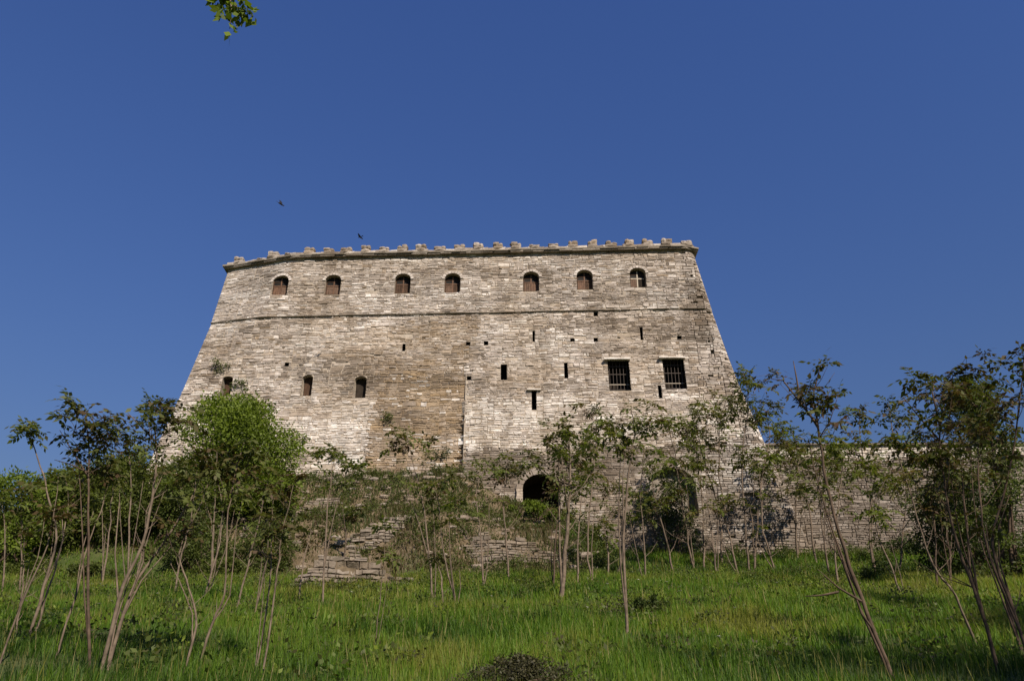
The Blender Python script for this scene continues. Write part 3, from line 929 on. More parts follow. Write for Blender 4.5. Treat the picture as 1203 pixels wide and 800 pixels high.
def sapling(label, pts, ncl, Y=None, spread=26, r0=None, leaf=1.0, crown=.45, seed=0, group='slender saplings on the slope', extra=(), mat='bark', bare=0, sc_=None):
    """pts: trunk in photo pixels from base to top; the tree stands where its base meets the ground"""
    r = random.Random(seed * 31 + 5)
    if Y is None: Y = ground_hit(*pts[0])
    Y = min(max(Y, 5), 57.5)
    if pts[0][0] > 900 and Y > 20: ncl = int(ncl * 1.35); crown = min(.75, crown + .12); spread *= 1.15
    ncl = int(ncl * interp(Y, [12, 25, 40], [.8, 1.15, 1.4]))
    b0 = at(*pts[0], Y)
    ppm = FPX / (Y * CP + b0.z * SP)
    P = []
    dep = r.uniform(-.04, .04)
    for i, (u, v) in enumerate(pts):
        P.append(at(u, v, Y * (1 + dep * i / len(pts))))
    P[-1].z -= 9 / ppm
    P[0].z = min(P[0].z, gz(P[0].x, P[0].y)) - .15
    t = empty('sapling', (P[0].x, P[0].y, P[0].z + .15), label, 'sapling', group)
    # finer trunk path (Catmull-Rom) with a little waver
    path = []
    Q = [P[0]] + P + [P[-1]]
    for i in range(1, len(Q) - 2):
        for k in range(4):
            s = k / 4
            p = .5 * ((2 * Q[i]) + (Q[i + 1] - Q[i - 1]) * s + (2 * Q[i - 1] - 5 * Q[i] + 4 * Q[i + 1] - Q[i + 2]) * s * s + (3 * Q[i] - Q[i - 1] - 3 * Q[i + 1] + Q[i + 2]) * s ** 3)
            path.append(p + Vector((r.uniform(-1, 1), r.uniform(-1, 1), 0)) * (1.0 / ppm))
    path.append(P[-1])
    n = len(path)
    r0 = 1.35 / ppm if r0 is None else r0 * .52
    rad = [lerp(r0, r0 * .22, (i / (n - 1)) ** .9) for i in range(n)]
    rad[0] *= 1.25
    m = MB(); m.tube(path, rad, 7)
    tr = m.build('trunk', M[mat], t, True)
    sp = spread / ppm * 1.3
    ls = leaf * (sc_ or interp(Y, [8, 12, 25, 45, 60], [.40, .50, .80, 1.2, 1.3]))
    tips = [(path[-1], Vector((0, 0, 1)))]
    for k in range(r.choice([0, 1, 1, 2, 2])):            # a thinner second stem from near the foot
        i0 = r.randint(0, n // 4); i1 = int(n * r.uniform(.5, .85)); sx = r.choice([-1, 1]) * r.uniform(7, 22) / ppm; sy = r.uniform(-1, 1) * 15 / ppm
        q = [path[i].copy() + Vector((sx, sy, 0)) * ((i - i0) / (i1 - i0)) ** .8 for i in range(i0, i1, 2)]
        if len(q) > 3:
            m = MB(); m.tube(q, [lerp(r0 * .6, r0 * .15, i / (len(q) - 1)) for i in range(len(q))], 5); m.build('stem', M[mat], t, True)
            tips.append((q[-1], None))
    for k in range(r.randint(3, 6)):                      # short dead side twigs low on the trunk
        i = int(r.uniform(.2, 1 - crown) * (n - 1)); a = r.uniform(0, 6.28)
        d = Vector((math.cos(a), math.sin(a), r.uniform(.5, 1.4))).normalized(); L = r.uniform(.25, .9) * sp
        m = MB(); m.tube([path[i], path[i] + d * L * .5, path[i] + d * L + Vector((0, 0, .15 * L))], [rad[i] * .35, rad[i] * .25, rad[i] * .1], 4)
        m.build('twig', M[mat], tr)
    nb = max(2, int(ncl * .55))
    for k in range(nb + bare):
        f = r.uniform(1 - crown, .97)
        i = min(n - 2, int(f * (n - 1)))
        p0 = path[i].lerp(path[i + 1], r.random())
        a = r.uniform(0, 2 * math.pi)
        up = r.uniform(.25, 1.1)
        d = Vector((math.cos(a), math.sin(a) * .8, up)).normalized()
        L = sp * r.uniform(.45, 1.15) * (1.25 - .5 * f)
        mid = p0 + d * L * .5 + Vector((0, 0, -.04 * L)); end = p0 + d * L + Vector((0, 0, .18 * L))
        end.z = min(end.z, P[-1].z + sp * r.uniform(-.5, .22))
        m = MB(); rb = rad[i] * .55
        m.tube([p0, mid, end], [rb, rb * .7, rb * .3], 5)
        m.build('branch', M[mat], tr, True)
        if k < nb:
            tips.append((end, d))
            if r.random() < .35: tips.append((mid + Vector((r.uniform(-.1, .1), r.uniform(-.1, .1), .08)) * ls, d))
    for (pts2) in extra:
        q = [at(u, v, Y) for u, v in pts2]
        m = MB(); m.tube(q, [lerp(r0 * .55, r0 * .15, i / (len(q) - 1)) for i in range(len(q))], 5)
        m.build('branch', M[mat], tr, True)
    while len(tips) < ncl:
        f = r.uniform(1 - crown, 1)
        p = path[min(n - 1, int(f * (n - 1)))]
        a = r.uniform(0, 2 * math.pi); q = r.uniform(.1, .3) * sp
        tips.append((p + Vector((math.cos(a) * q, math.sin(a) * q, r.uniform(-.1, .2) * sp)), None))
    for k in range(ncl):
        p, d = tips[k]
        o = bpy.data.objects.new('leaf_cluster', r.choice(CLB if (mat == 'bark_dark' or Y < 14 or r.random() < .3) else CL))
        C.objects.link(o); o.parent = t
        o.location = p - t.location
        o.rotation_euler = (r.uniform(-.5, .5), r.uniform(-.5, .5), r.uniform(0, 6.28))
        s = ls * r.uniform(.75, 1.25)
        o.scale = (s, s, s)
    return t

# ------------------------------------------------------------------ saplings
S = sapling
S('thin grey sapling leaning right at the very left edge of the grass', [(-4, 780), (28, 702), (55, 640), (66, 585), (70, 552)], 9, spread=34, seed=1)
S('far left sapling whose lone top tuft stands clear against the sky', [(32, 749), (52, 690), (66, 633), (55, 575), (45, 540), (33, 494)], 10, spread=20, seed=2, crown=.2, r0=.055)
S('sapling paired with the lone tufted one, its low crown just above the hedge line', [(40, 746), (58, 690), (75, 628), (80, 580), (77, 552)], 11, spread=34, seed=3)
S('straight upright dark sapling with a wide crown against the sky, left of the tall bush', [(107, 806), (104, 700), (104, 575), (105, 525), (102, 482)], 30, spread=52, seed=4, r0=.045, crown=.36, Y=11.5, mat='bark_dark', extra=[[(104, 560), (85, 530), (70, 505)], [(104, 555), (82, 545), (64, 540)]])
S('tall multi bend sapling whose high crown overlaps the left corner of the castle', [(114, 806), (139, 707), (166, 640), (181, 570), (184, 520), (176, 464)], 26, spread=44, seed=5, r0=.055, crown=.34, Y=11.2, extra=[[(184, 520), (165, 500), (150, 485)], [(139, 707), (135, 650), (140, 590)]])
S('forked pale sapling leaning right across the tall bright bush', [(120, 806), (152, 700), (190, 640), (222, 590), (240, 540)], 14, spread=34, seed=6, r0=.05, Y=11.4, extra=[[(152, 700), (168, 660), (172, 600), (190, 560)]])
S('thin sapling between the two near left ones, its tuft at the hedge skyline', [(52, 806), (88, 703), (103, 640), (122, 590), (128, 538)], 10, spread=24, seed=7, r0=.03, Y=12)
S('crooked sapling bending left then right in front of the tall bush', [(208, 806), (231, 735), (222, 690), (211, 650), (236, 590), (252, 545)], 14, spread=34, seed=8, r0=.035, Y=11.6)
S('long curved sapling reaching the middle of the tall bright bush', [(224, 806), (250, 730), (263, 698), (267, 615), (276, 560), (288, 512)], 16, spread=34, seed=9, r0=.038, Y=11.8)
S('short leaning pale trunk at the right foot of the tall bush', [(277, 717), (296, 647), (309, 590), (318, 545)], 10, spread=34, seed=10)
S('left one of two close thin stems rising right of the tall bush', [(297, 806), (317, 689), (319, 625), (322, 575)], 9, spread=30, seed=11, r0=.028, Y=11.6)
S('right one of two close thin stems right of the tall bush, leaves over wall', [(306, 806), (324, 689), (331, 630), (346, 560)], 12, spread=34, seed=12, r0=.03, Y=11.4)
S('pale sapling standing in front of the middle of the hedge under the tall bush', [(238, 706), (255, 650), (262, 600), (258, 560)], 10, spread=32, seed=13)
S('sapling behind the hedge whose crown stands against the sky left of the high crown', [(150, 692), (152, 610), (153, 550), (149, 508)], 14, spread=30, seed=14, crown=.4)
S('small sapling at the left edge with a little tuft above the hedge', [(22, 700), (26, 640), (27, 568)], 7, spread=18, seed=15, crown=.3)
S('sapling at the left frame edge with two dark tufts low on the skyline', [(2, 702), (6, 640), (5, 575)], 7, spread=18, seed=45, crown=.3)
S('upright thin sapling before the weedy bank left of centre', [(378, 720), (384, 612), (388, 570), (394, 530)], 12, spread=34, seed=16)
S('faint low sapling in the grass below the left terrace wall', [(438, 768), (446, 708), (451, 655), (452, 612)], 5, spread=22, seed=17, r0=.02)
S('slim sapling whose loose leaves cross the ochre wall patch', [(510, 708), (500, 616), (490, 565), (478, 505)], 13, spread=46, seed=18, crown=.5)
S('left leaning sapling with a forked foot before the middle of the bank', [(540, 716), (524, 660), (516, 600), (511, 560)], 8, spread=34, seed=19, extra=[[(538, 708), (541, 690), (540, 670)]])
S('short bare stem between the two centre saplings', [(522, 712), (518, 680), (515, 650)], 2, spread=16, seed=20, crown=.3)
S('pale short trunk standing against the bank left of the doorway', [(599, 682), (594, 624), (592, 575), (597, 530)], 11, spread=40, seed=21)
S('sturdy pale trunk directly below the arched doorway with leaves to its right', [(658, 706), (666, 625), (670, 560), (666, 505)], 24, spread=50, seed=22, crown=.55, r0=.16)
S('thin dark stem just left of the sturdy pale trunk under the doorway', [(650, 692), (652, 640), (657, 580), (655, 520)], 14, spread=46, seed=23, mat='bark_dark')
S('sapling whose top sprig sits below the left barred window', [(696, 688), (690, 642), (694, 580), (700, 520), (700, 474)], 17, spread=36, seed=24, crown=.4)
S('tall straight thin sapling lowest in the grass right of the doorway', [(736, 747), (733, 634), (738, 560), (745, 510), (741, 472)], 18, spread=36, seed=25, crown=.45, r0=.06)
S('curved pale stump stem forking beside the tall straight thin sapling', [(722, 677), (731, 651), (730, 605), (722, 565)], 8, spread=34, seed=26)
S('small grey stem behind the curved pale forked one', [(715, 680), (713, 640), (706, 600)], 5, spread=30, seed=27)
S('sapling with a leafy top reaching left just under the right barred window', [(815, 669), (809, 638), (800, 580), (790, 520), (778, 484)], 18, spread=40, seed=28, crown=.5)
S('pale straight stem right beside the dark shrub on the wall', [(827, 669), (826, 610), (822, 560), (814, 505)], 15, spread=40, seed=29, crown=.5)
S('bent sapling left of the castle right edge with leaves up the wall corner', [(867, 673), (858, 634), (845, 559), (846, 500), (852, 462)], 26, spread=44, seed=30, crown=.5)
S('sapling whose highest sprig breaks the castle right edge against the sky', [(880, 673), (876, 620), (872, 540), (879, 475), (872, 430)], 20, spread=34, seed=31, crown=.5)
S('slender sapling leaning right with tufts in the sky beside the castle edge', [(886, 673), (890, 620), (895, 560), (904, 510), (899, 476)], 18, spread=34, seed=32, crown=.45)
S('pale leaning trunk at the wall foot below the castle right corner', [(913, 673), (897, 625), (893, 565), (886, 520)], 15, spread=40, seed=33, crown=.5)
S('thin stem right of the pale leaning trunk, its crown at the curtain wall end', [(936, 657), (934, 600), (938, 545), (929, 497)], 15, spread=36, seed=34, crown=.45)
S('small dark stem left of the shrub on the wall', [(790, 672), (785, 640), (772, 595), (764, 545)], 10, spread=40, seed=35)
S('long leaning dark trunk from the bottom edge up to the tallest sprig in open sky', [(1056, 806), (1020, 723), (992, 646), (972, 570), (961, 500), (955, 470), (962, 424)], 26, spread=42, seed=36, r0=.06, crown=.42, Y=11, mat='bark_dark', bare=5,
  extra=[[(1030, 745), (1012, 720), (998, 680), (990, 655)], [(1012, 706), (985, 690), (960, 668)], [(985, 695), (965, 699), (946, 700)], [(961, 500), (938, 470), (920, 447), (906, 445)], [(940, 470), (936, 445), (932, 424)]])
S('leaning dark sapling with the broad purple tinted crown over the curtain wall', [(1180, 806), (1150, 710), (1126, 641), (1108, 560), (1104, 500), (1118, 434)], 44, spread=66, seed=38, r0=.05, crown=.45, Y=11, mat='bark_dark', extra=[[(1106, 520), (1080, 490), (1060, 465)], [(1104, 500), (1095, 460), (1100, 440)]])
S('sapling near the right edge with a small star shaped top sprig', [(1208, 785), (1180, 700), (1158, 636), (1150, 560), (1151, 500), (1153, 446)], 28, spread=46, seed=39, r0=.05, crown=.42, Y=13, mat='bark_dark')
S('rightmost sapling, cut by the frame edge with dark leaves at its top', [(1222, 806), (1192, 720), (1166, 640), (1185, 560), (1197, 480), (1201, 412)], 26, spread=44, seed=40, r0=.05, crown=.45, Y=11, mat='bark_dark')
S('thin sapling leaning left before the curtain wall toward the lone sky tuft', [(1152, 762), (1122, 700), (1095, 660), (1072, 590), (1052, 520), (1041, 466)], 20, spread=34, seed=41, r0=.05, crown=.42)
S('very thin curved sapling with sparse tufts above the curtain wall top', [(1060, 702), (1050, 675), (1030, 620), (1014, 540), (1008, 474)], 15, spread=24, seed=42, crown=.4)
S('pale upright stem before the left stretch of the curtain wall', [(985, 690), (980, 640), (986, 580), (990, 530)], 14, spread=36, seed=43, crown=.5)
S('sapling leaning left at the junction of castle and curtain wall', [(960, 662), (950, 600), (944, 555), (928, 510)], 13, spread=36, seed=44, crown=.5)
S('sapling in the middle of the leafy tangle before the curtain wall', [(1100, 690), (1098, 620), (1090, 570), (1086, 510)], 18, spread=44, seed=46, crown=.55, mat='bark_dark')
S('dark stem right of the middle of the leafy tangle before the curtain wall', [(1140, 692), (1136, 615), (1130, 560), (1132, 500)], 20, spread=46, seed=47, crown=.55, mat='bark_dark')
S('sapling at the right side of the shrub on the wall, leaves thin on the stone', [(848, 662), (846, 612), (835, 565), (822, 520), (816, 476)], 16, spread=38, seed=48, crown=.5)

S('short thin stem low in the grass beside the paired sapling at far left', [(18, 745), (25, 700), (28, 660), (31, 620)], 3, spread=16, seed=61, crown=.3)
S('thin stem half hidden in the hedge just right of the straight dark sapling', [(118, 692), (127, 640), (131, 590), (134, 560)], 5, spread=22, seed=62, crown=.3)
S('pale leaning stem in the hedge behind the forked base of the multi bend sapling', [(158, 692), (168, 640), (178, 590), (191, 545)], 6, spread=26, seed=63, crown=.3)
S('leaning stem before the left edge of the tall bush', [(203, 702), (214, 650), (226, 600), (233, 545)], 6, spread=26, seed=64, crown=.3)
S('thin upright stem before the centre of the tall bush', [(246, 692), (250, 640), (252, 590), (256, 520)], 7, spread=26, seed=65, crown=.35)
S('thin stem close behind the short leaning pale trunk', [(299, 722), (308, 680), (315, 640), (319, 598)], 5, spread=26, seed=66, crown=.35)
S('bare stem leaning right between tall bush and weedy bank', [(350, 706), (357, 660), (366, 612)], 4, spread=26, seed=67, crown=.35)
S('short thin stem on the weedy bank beside the little round bush', [(405, 656), (406, 625), (403, 585)], 4, spread=26, seed=68, crown=.35)

S('thin stem between the sturdy pale trunk and the doorway sapling with the top sprig', [(678, 690), (679, 640), (683, 590), (684, 540)], 9, spread=40, seed=71, crown=.5)
S('slim sapling before the wall midway from the tall straight one to the shrub', [(758, 684), (757, 640), (752, 580), (757, 520)], 11, spread=42, seed=72, crown=.5)
S('thin grey stem before the curtain wall, right of the castle corner', [(975, 676), (966, 620), (962, 570), (968, 525)], 11, spread=40, seed=73, crown=.5)
S('slanting thin stem before the middle of the curtain wall', [(1030, 682), (1022, 630), (1024, 580), (1034, 530)], 12, spread=42, seed=74, crown=.5)
S('short leafy sapling at the curtain wall foot left of the small dark bush', [(1056, 674), (1060, 630), (1064, 590), (1061, 545)], 12, spread=44, seed=75, crown=.6)
S('thin stem just left of the thicket at the right end of the grass', [(1118, 688), (1113, 630), (1112, 580), (1117, 530)], 13, spread=44, seed=76, crown=.6, mat='bark_dark')
S('thin sapling low against the wall left of the bent one by the castle edge', [(842, 676), (838, 640), (832, 600), (828, 560)], 9, spread=40, seed=77, crown=.6)
S('frail stem on the bank between the doorway and the left leaning sapling', [(568, 690), (566, 640), (560, 590), (564, 545)], 8, spread=40, seed=78, crown=.5)

# ------------------------------------------------------------------ bushes
bush('tall_bush', 'tall bright green bush hiding the left foot of the castle', 260, 635, 461, 160, 53.5, M['bush_bright'], 40000, .19, 90, seed=3)
HG = 'hedge bushes along the left bank'
bush('hedge_bush', 'dense hedge bush at the left frame edge under the small tufts', 4, 704, 552, 130, 49, M['bush_bright'], 17000, .18, 45, HG, seed=4)
bush('hedge_bush', 'low bushy clump second from the left edge in the hedge', 66, 706, 548, 130, 50, M['bush_mid'], 17000, .18, 45, HG, seed=5)
bush('hedge_bush', 'highest hedge clump, brown topped, below the upright dark sapling', 130, 704, 530, 125, 51, M['bush_mid'], 17000, .18, 45, HG, seed=6)
bush('hedge_bush', 'dark hedge clump touching the left side of the tall bush', 185, 700, 545, 105, 50.5, M['bush'], 13000, .17, 45, HG, seed=7)
bush('hedge_bush', 'shaded low hedge clump in front of the tall bush', 225, 698, 600, 100, 49, M['bush'], 8000, .13, 36, HG, seed=8)
bush('hedge_bush', 'low olive clump right of the tall bush foot', 300, 690, 605, 85, 50.5, M['bush'], 7000, .13, 34, HG, seed=9)
bush('hedge_bush', 'low rounded clump standing forward of the hedge at the left edge', 28, 712, 655, 70, 45, M['bush_mid'], 5000, .14, 26, HG, seed=24)
bush('hedge_bush', 'low dark clump standing forward of the hedge under the straight dark sapling', 100, 716, 662, 70, 45.5, M['bush'], 5000, .14, 26, HG, seed=25)
bush('hedge_bush', 'low clump standing forward of the tall bush', 255, 706, 655, 74, 47, M['bush_mid'], 5000, .14, 26, HG, seed=26)
bush('wall_shrub', 'dark green shrub growing against the wall right of the doorway', 790, 640, 552, 84, 58.0, M['bush_dark'], 7000, .14, 40, seed=10)
bush('edge_shrub', 'tall green shrub filling the right frame edge behind the saplings', 1196, 695, 440, 110, 42, M['bush'], 16000, .16, 50, seed=11)
bush('thicket', 'dark thicket at the right end of the grass before the curtain wall', 1150, 695, 550, 140, 47, M['bush_dark'], 15000, .16, 45, seed=12)
bush('small_bush', 'small dark bush before the curtain wall foot near the right', 1068, 672, 628, 46, 56.5, M['bush_dark'], 2600, .12, 18, seed=13)
bush('small_bush', 'little round dark green bush high on the brown bank left of centre', 414, 632, 608, 48, 54, M['bush_dark'], 2600, .12, 18, seed=14)
bush('door_plant', 'bright green plant sprawling below the arched doorway', 625, 618, 589, 80, 57.2, M['bush_bright'], 4200, .13, 26, seed=15)
bush('foreground_scrub', 'dull dark scrub poking up at the bottom edge in the centre', 610, 812, 766, 250, 10.6, M['scrub'], 8000, .032, 110, seed=16, shape='cone', twigs=36, depth=.5)
bush('dark_weed', 'dark leafy weed standing in the grass below the shrub on the wall', 770, 735, 698, 70, 22, M['bush_dark'], 2600, .06, 18, seed=19, cat='plant')
bush('dark_weed', 'dark leafy weed in the grass at the foot of the curtain wall', 1035, 690, 660, 80, 42, M['bush_dark'], 2600, .10, 18, seed=20, cat='plant')
bush('dark_weed', 'dark weed clump in the grass left of the sturdy pale trunk', 572, 735, 712, 60, 24, M['bush'], 1800, .06, 14, seed=21, cat='plant')

# plants rooted in the masonry
def wall_plant(label, u, v, wpx, n, mat, seed):
    x, y, z = wall_hit(u, v)
    t = empty('wall_plant', (x, y, z), label, 'plant', 'plants rooted in the castle wall')
    r = random.Random(seed); W = wpx / 16.0 / 2
    bl = [(x + r.uniform(-.7, .7) * W, y - r.uniform(.1, .35), z + r.uniform(-.6, .6) * W, r.uniform(.2, .4) * W) for _ in range(10)]
    leaf_cloud('foliage', bl, n, .12, mat, t, seed=seed)
    m = MB()
    for b in bl[:5]: m.tube([(x, y + .1, z), b[:3]], [.02, .008], 4)
    m.build('stems', M['bark_dark'], t)
wall_plant('shrub sprouting from the wall above the small left window', 262, 432, 30, 350, M['bush'], 1)
wall_plant('shrub hanging beside the right of the small left window', 281, 452, 26, 320, M['bush'], 2)
wall_plant('green tuft in the ochre patch near its left edge', 455, 492, 22, 260, M['bush'], 3)
wall_plant('green tuft low in the ochre patch near its right edge', 517, 536, 26, 320, M['bush_dark'], 4)
wall_plant('small weed on the wall right of the tall bush top', 352, 520, 28, 320, M['bush'], 5)
wall_plant('weed growing on the wall midway between tall bush and ochre patch', 400, 535, 22, 260, M['bush'], 6)
wall_plant('moss tuft near the arched doorway top left corner', 606, 548, 24, 240, M['bush'], 7)

# ------------------------------------------------------------------ grass and weeds
def blades(name, n_list, mat, weed=False):
    V, F, K = [], [], []
    b0 = 0
    r = np.random.default_rng(21 if not weed else 22)
    for (ya, yb, n, h0, h1, wd) in n_list:
        # uniform over the ground the camera sees, with a margin each side
        y = np.sqrt(r.uniform(ya * ya, yb * yb, n))
        half = y * .70 + 3
        if weed:
            x = r.uniform(-42, 7, n)
        else:
            x = r.uniform(-1, 1, n) * half
        cl = fbm(x * .8, y * .8)
        if weed:
            keep = fbm(x * .7 + 60, y * .9) > .32
        else:
            keep = ((y < 49.6 + (fbm(x * .3, 7) - .45) * 9) | (x > 4 + (fbm(y * .4, 2) - .3) * 6) | (x < -13 - fbm(y * .5, 4) * 8)) & (r.random(n) < .55 + cl)
        x, y, cl = x[keep], y[keep], cl[keep]; m = len(x)
        z = ground_z(x, y) - .02
        H = r.uniform(h0, h1, m) * .82 * np.clip(.1 + 1.9 * cl - .35 * (fbm(x * .33 + 3, y * .33) < .42), .25, 1.5)
        az = r.uniform(0, 2 * math.pi, m); ln = r.uniform(.1, .6, m) * H
        lx, ly = np.cos(az) * ln, np.sin(az) * ln
        sa = az + math.pi / 2 + r.normal(0, .5, m)
        W = wd * r.uniform(.6, 1.4, m)
        sx, sy = np.cos(sa) * W / 2, np.sin(sa) * W / 2
        v = np.empty((m, 5, 3))
        v[:, 0] = np.stack([x - sx, y - sy, z], -1); v[:, 1] = np.stack([x + sx, y + sy, z], -1)
        v[:, 2] = np.stack([x + lx * .35 + sx * .8, y + ly * .35 + sy * .8, z + H * .6], -1)
        v[:, 3] = np.stack([x + lx * .35 - sx * .8, y + ly * .35 - sy * .8, z + H * .6], -1)
        v[:, 4] = np.stack([x + lx, y + ly, z + H], -1)
        i = b0 + np.arange(m)[:, None] * 5
        F.append(np.concatenate([i + [0, 1, 2], i + [0, 2, 3], i + [3, 2, 4]], 0))
        big = fbm(x * .16 + 5, y * .16 + 8)
        if weed: tone = np.clip(.5 + (big - .5) * 1.6 + r.normal(0, .2, m), 0, 1)
        else:
            tone = np.clip(.46 + (big - .5) * 1.5 + (cl - .5) * 1.1 + r.normal(0, .13, m), 0, .9)
            dry = (r.random(m) < .05) & True
            tone = np.where(dry, r.uniform(.88, 1, m), tone); v[:, 4, 2] += np.where(dry, H * .5, 0)
        V.append(v.reshape(-1, 3)); b0 += m * 5
        k = np.zeros((m, 5, 4)); k[:, :, 0] = tone[:, None]; k[:, :, 3] = 1
        K.append(k.reshape(-1, 4))
    me = mesh_np(name, np.concatenate(V), np.concatenate(F), np.concatenate(K))
    return tag(link(name, me, mat), 'long green grass over the slope' if not weed else 'olive and brown weeds over the bank below the wall', 'grass' if not weed else 'weeds', kind='stuff')
blades('grass', [(6, 15, 90000, .12, .36, .010), (15, 28, 130000, .15, .42, .018), (28, 44, 120000, .2, .48, .03), (44, 60, 100000, .2, .55, .045)], M['grass'])
blades('bank_weeds', [(49.5, 59.6, 60000, .15, .5, .055)], M['weed'], True)

def low_plants(name, label, cat, pts, size, mat, seed, per=60):
    r = np.random.default_rng(seed)
    bl = [(x, y, gz(x, y) + s * .35, s) for x, y, s in pts]
    o = leaf_cloud(name, bl, per * len(bl), size, mat, None, -.2, seed)
    tag(o, label, cat, kind='stuff')
rp = random.Random(77)
def bank_pts(n, s0, s1, th):
    out = []
    while len(out) < n:
        y = rp.uniform(50, 59.4); x = rp.uniform(-40, 6)
        if float(fbm(x * .35 + 20, y * .5)) + .10 * (y > 57.5) > th: out.append((x, y, rp.uniform(s0, s1)))
    return out
low_plants('bank_plants', 'low green plants in clumps over the bank', 'weeds', bank_pts(800, .18, .6, .43), .12, M['bush'], 31, 70)
low_plants('dry_plants', 'brown dry stalks and leaves over the bank', 'weeds', bank_pts(320, .15, .4, .38), .12, M['weed'], 32, 50)
mp = []
while len(mp) < 2700:
    y = math.sqrt(rp.uniform(100, 2900)); x = rp.uniform(-1, 1) * (y * .68 + 2)
    if y > 50 and x < 6: continue
    if float(fbm(x * .3 + 90, y * .3)) > .42: mp.append((x, y, rp.uniform(.08, .3) * (.8 + y / 50)))
low_plants('meadow_weeds', 'broad leaved weeds mixed into the grass', 'weeds', mp[:1200], .085, M['bush'], 33, 60)
dk_ = [(x, y, q * 1.1) for x, y, q in mp[2400:]]
mp = mp[:2400]
low_plants('meadow_scrub', 'dull brown weeds mixed into the grass', 'weeds', dk_, .06, M['scrub'], 36, 90)
low_plants('meadow_herbs', 'fresh yellow green herbs mixed into the grass', 'weeds', mp[1200:], .08, M['bush_bright'], 34, 60)
ug = []
while len(ug) < 260:
    x = rp.uniform(4.5, 40); y = rp.uniform(54.5, 59.3)
    if float(fbm(x * .4 + 7, y * .5)) + (y - 57) * .05 > .46: ug.append((x, y, rp.uniform(.2, .7)))
low_plants('wall_foot_plants', 'undergrowth along the foot of the walls on the right', 'weeds', ug, .13, M['bush'], 35, 70)
tf = []
for (u0, u1, v0, v1), lab in ruins:
    Y = min(ground_hit((u0 + u1) / 2, v1), 57.5)
    xa, xb = at(u0, v1, Y).x, at(u1, v1, Y).x
    for k in range(int((xb - xa) * 5)):
        x = rp.uniform(xa - .5, xb + .5); y = Y + rp.choice([-1, -1, 1]) * rp.uniform(.1, 1.1)
        if float(fbm(x * .5, Y + 9)) > .40: tf.append((x, y, rp.uniform(.15, .5)))
low_plants('terrace_plants', 'weeds growing before and behind the terrace walls', 'weeds', tf, .11, M['bush'], 37, 60)
rb = MB()
for k in range(420):
    y = rp.uniform(50.2, 59.5); x = rp.uniform(-20, 6)
    if float(fbm(x * .4 + 60, y * .6)) < .46: continue
    s = rp.uniform(.07, .2)
    rough_block(rb, (x, y, gz(x, y) + s * .25), (s * 1.5, s, s * .6), (rp.uniform(.1, .6), rp.uniform(0, .5), rp.uniform(.3, .7), 1))
tag(rb.build('rubble', M['stone']), 'small fallen stones scattered over the bank', 'rubble', kind='stuff')

# white flower heads in the grass
fl = MB(); r = random.Random(5)
for k in range(34):
    Y = r.uniform(11, 40); X = r.uniform(-.55, .6) * Y; z = gz(X, Y)
    h = r.uniform(.35, .6)
    for q in range(7):
        a = r.uniform(0, 6.28); d = r.uniform(0, .05)
        p = Vector((X + math.cos(a) * d, Y + math.sin(a) * d, z + h + r.uniform(-.01, .02))); s = .014 + .0006 * Y
        fl.add([p + Vector((-s, -s, 0)), p + Vector((s, -s, .004)), p + Vector((s, s, 0)), p + Vector((-s, s, .006))], [(0, 1, 2, 3)])
tag(fl.build('wildflowers', M['flower']), 'tiny white wildflowers scattered in the grass', 'flowers', kind='stuff')

# ------------------------------------------------------------------ trees beside the camera (their shade and one spray reach the picture)
def big_tree(label, x, y, h, cr, seed, limb=None, n=26000, mat='bush'):
    r = random.Random(seed); z = gz(x, y)
    t = empty('shade_tree', (x, y, z), label, 'tree')
    m = MB(); top = Vector((x + r.uniform(-.5, .5), y, z + h * .75))
    m.tube([(x, y, z - .2), (x + .1, y, z + h * .3), top], [.28, .2, .06], 8); tr = m.build('trunk', M['bark'], t, True)
    bl = []
    for k in range(26):
        a = r.uniform(0, 6.28); q = cr * math.sqrt(r.random()); zz = z + h * r.uniform(.45, 1.0)
        env = 1 - abs((zz - z) / h - .65) * 1.1
        p = Vector((x + math.cos(a) * q * env, y + math.sin(a) * q * env, zz))
        bl.append((*p, r.uniform(.7, 1.3)))
        if k % 3 == 0:
            m = MB(); s = Vector((x, y, z + h * r.uniform(.3, .6))); m.tube([s, s.lerp(p, .5) + Vector((0, 0, .3)), p], [.08, .05, .02], 5); m.build('branch', M['bark'], tr, True)
    leaf_cloud('foliage', bl, n, .11, M[mat], t, seed=seed)
    return t, tr
big_tree('leafy tree right of the picture casting shade over the lower right grass', 12.5, 4, 10.5, 3.6, 51)
big_tree('second leafy tree right of the picture, further up the slope', 15.5, 12, 10.5, 3.6, 52)
big_tree('third leafy tree right of the picture, highest up the slope', 18, 16, 16, 3.8, 54)
t, tr = big_tree('leafy tree left of the camera whose drooping spray hangs into the top left sky', -10, .5, 9, 2.6, 53)
p0 = Vector((-10, .5, gz(-10, .5) + 7.0))
pth = [p0, Vector((-7.6, 4.0, 9.6)), at(255, -60, 8.0), at(268, -15, 8.2), at(272, 10, 8.2), at(270, 34, 8.2)]
m = MB(); m.tube(pth, [.09, .05, .03, .016, .010, .005], 6); m.build('limb', M['bark'], tr, True)
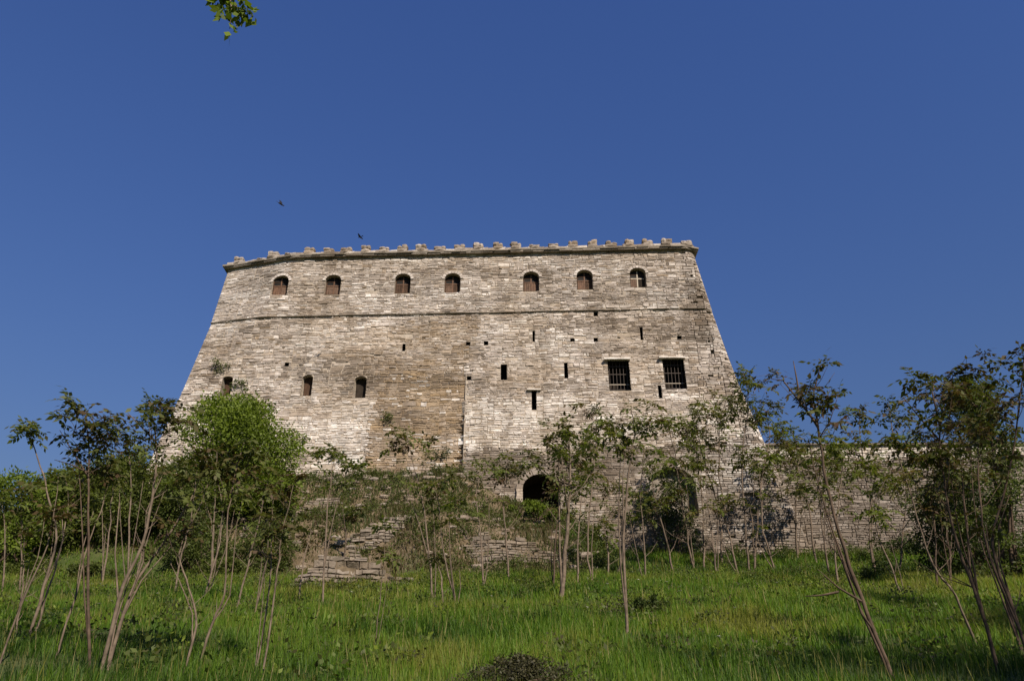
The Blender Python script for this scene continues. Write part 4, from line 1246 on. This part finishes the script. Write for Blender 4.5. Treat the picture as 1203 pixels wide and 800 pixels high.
bl = [(*at(u, v, 8.2), s) for u, v, s in [(258, 2, .09), (268, 6, .11), (262, 16, .08), (276, 12, .09), (284, 10, .10), (292, 14, .09), (296, 19, .06), (282, 20, .07), (270, 26, .07), (272, 38, .055), (252, -4, .1), (270, -8, .14), (262, -20, .2), (296, 27, .03)]]
leaf_cloud('leaf_spray', bl, 260, .115, M['bush_bright'], t, .5, seed=9)
m = MB(); m.tube([at(270, 4, 8.2), at(284, 12, 8.2), at(297, 20, 8.2)], [.009, .006, .003], 4); m.build('twig', M['bark_dark'], tr)

# ------------------------------------------------------------------ birds
def bird(label, u, v, Y, span, heading, bank):
    p = at(u, v, Y)
    s = span
    prof = [(-.30, .0), (-.22, .035), (-.05, .06), (.10, .055), (.19, .04), (.25, .035), (.29, .01)]
    m = MB()
    m.tube([(q[0] * s, 0, 0) for q in prof], [max(.004, q[1] * s) for q in prof], 7)
    m.add([(-.28 * s, -.03 * s, 0), (-.28 * s, .03 * s, 0), (-.46 * s, .09 * s, 0), (-.43 * s, 0, .005), (-.46 * s, -.09 * s, 0)], [(0, 1, 2, 3, 4)])
    m.add([(.28 * s, -.012 * s, 0), (.28 * s, .012 * s, 0), (.34 * s, 0, -.01 * s)], [(0, 1, 2)])
    o = m.mesh('bird', True)
    for sg in (-1, 1):
        pass
    wv = []
    M2 = MB(); M2.v, M2.f, M2.c = m.v, m.f, m.c
    for sg in (-1, 1):
        w0 = [(.12, .04, .01), (.16, .20, .10), (.08, .38, .13), (-.04, .50, .10), (-.06, .36, .11), (-.10, .20, .08), (-.12, .04, .01)]
        M2.add([(a * s, sg * b * s, c * s) for a, b, c in w0], [(0, 1, 5, 6), (1, 2, 4, 5), (2, 3, 4)])
        M2.add([(a * s, sg * b * s, c * s - .012 * s) for a, b, c in w0], [(6, 5, 1, 0), (5, 4, 2, 1), (4, 3, 2)])
    ob = M2.build('bird', M['feather'])
    ob.location = p
    ob.rotation_euler = (bank, 0, heading)
    tag(ob, label, 'bird', 'dark birds gliding over the castle')
bird('upper larger dark bird flying in the open sky above the castle left part', 330, 240, 45, .85, 1.0, .9)
bird('lower tiny dark bird just above the castle battlement', 423, 278.5, 55, .66, 2.6, .35)
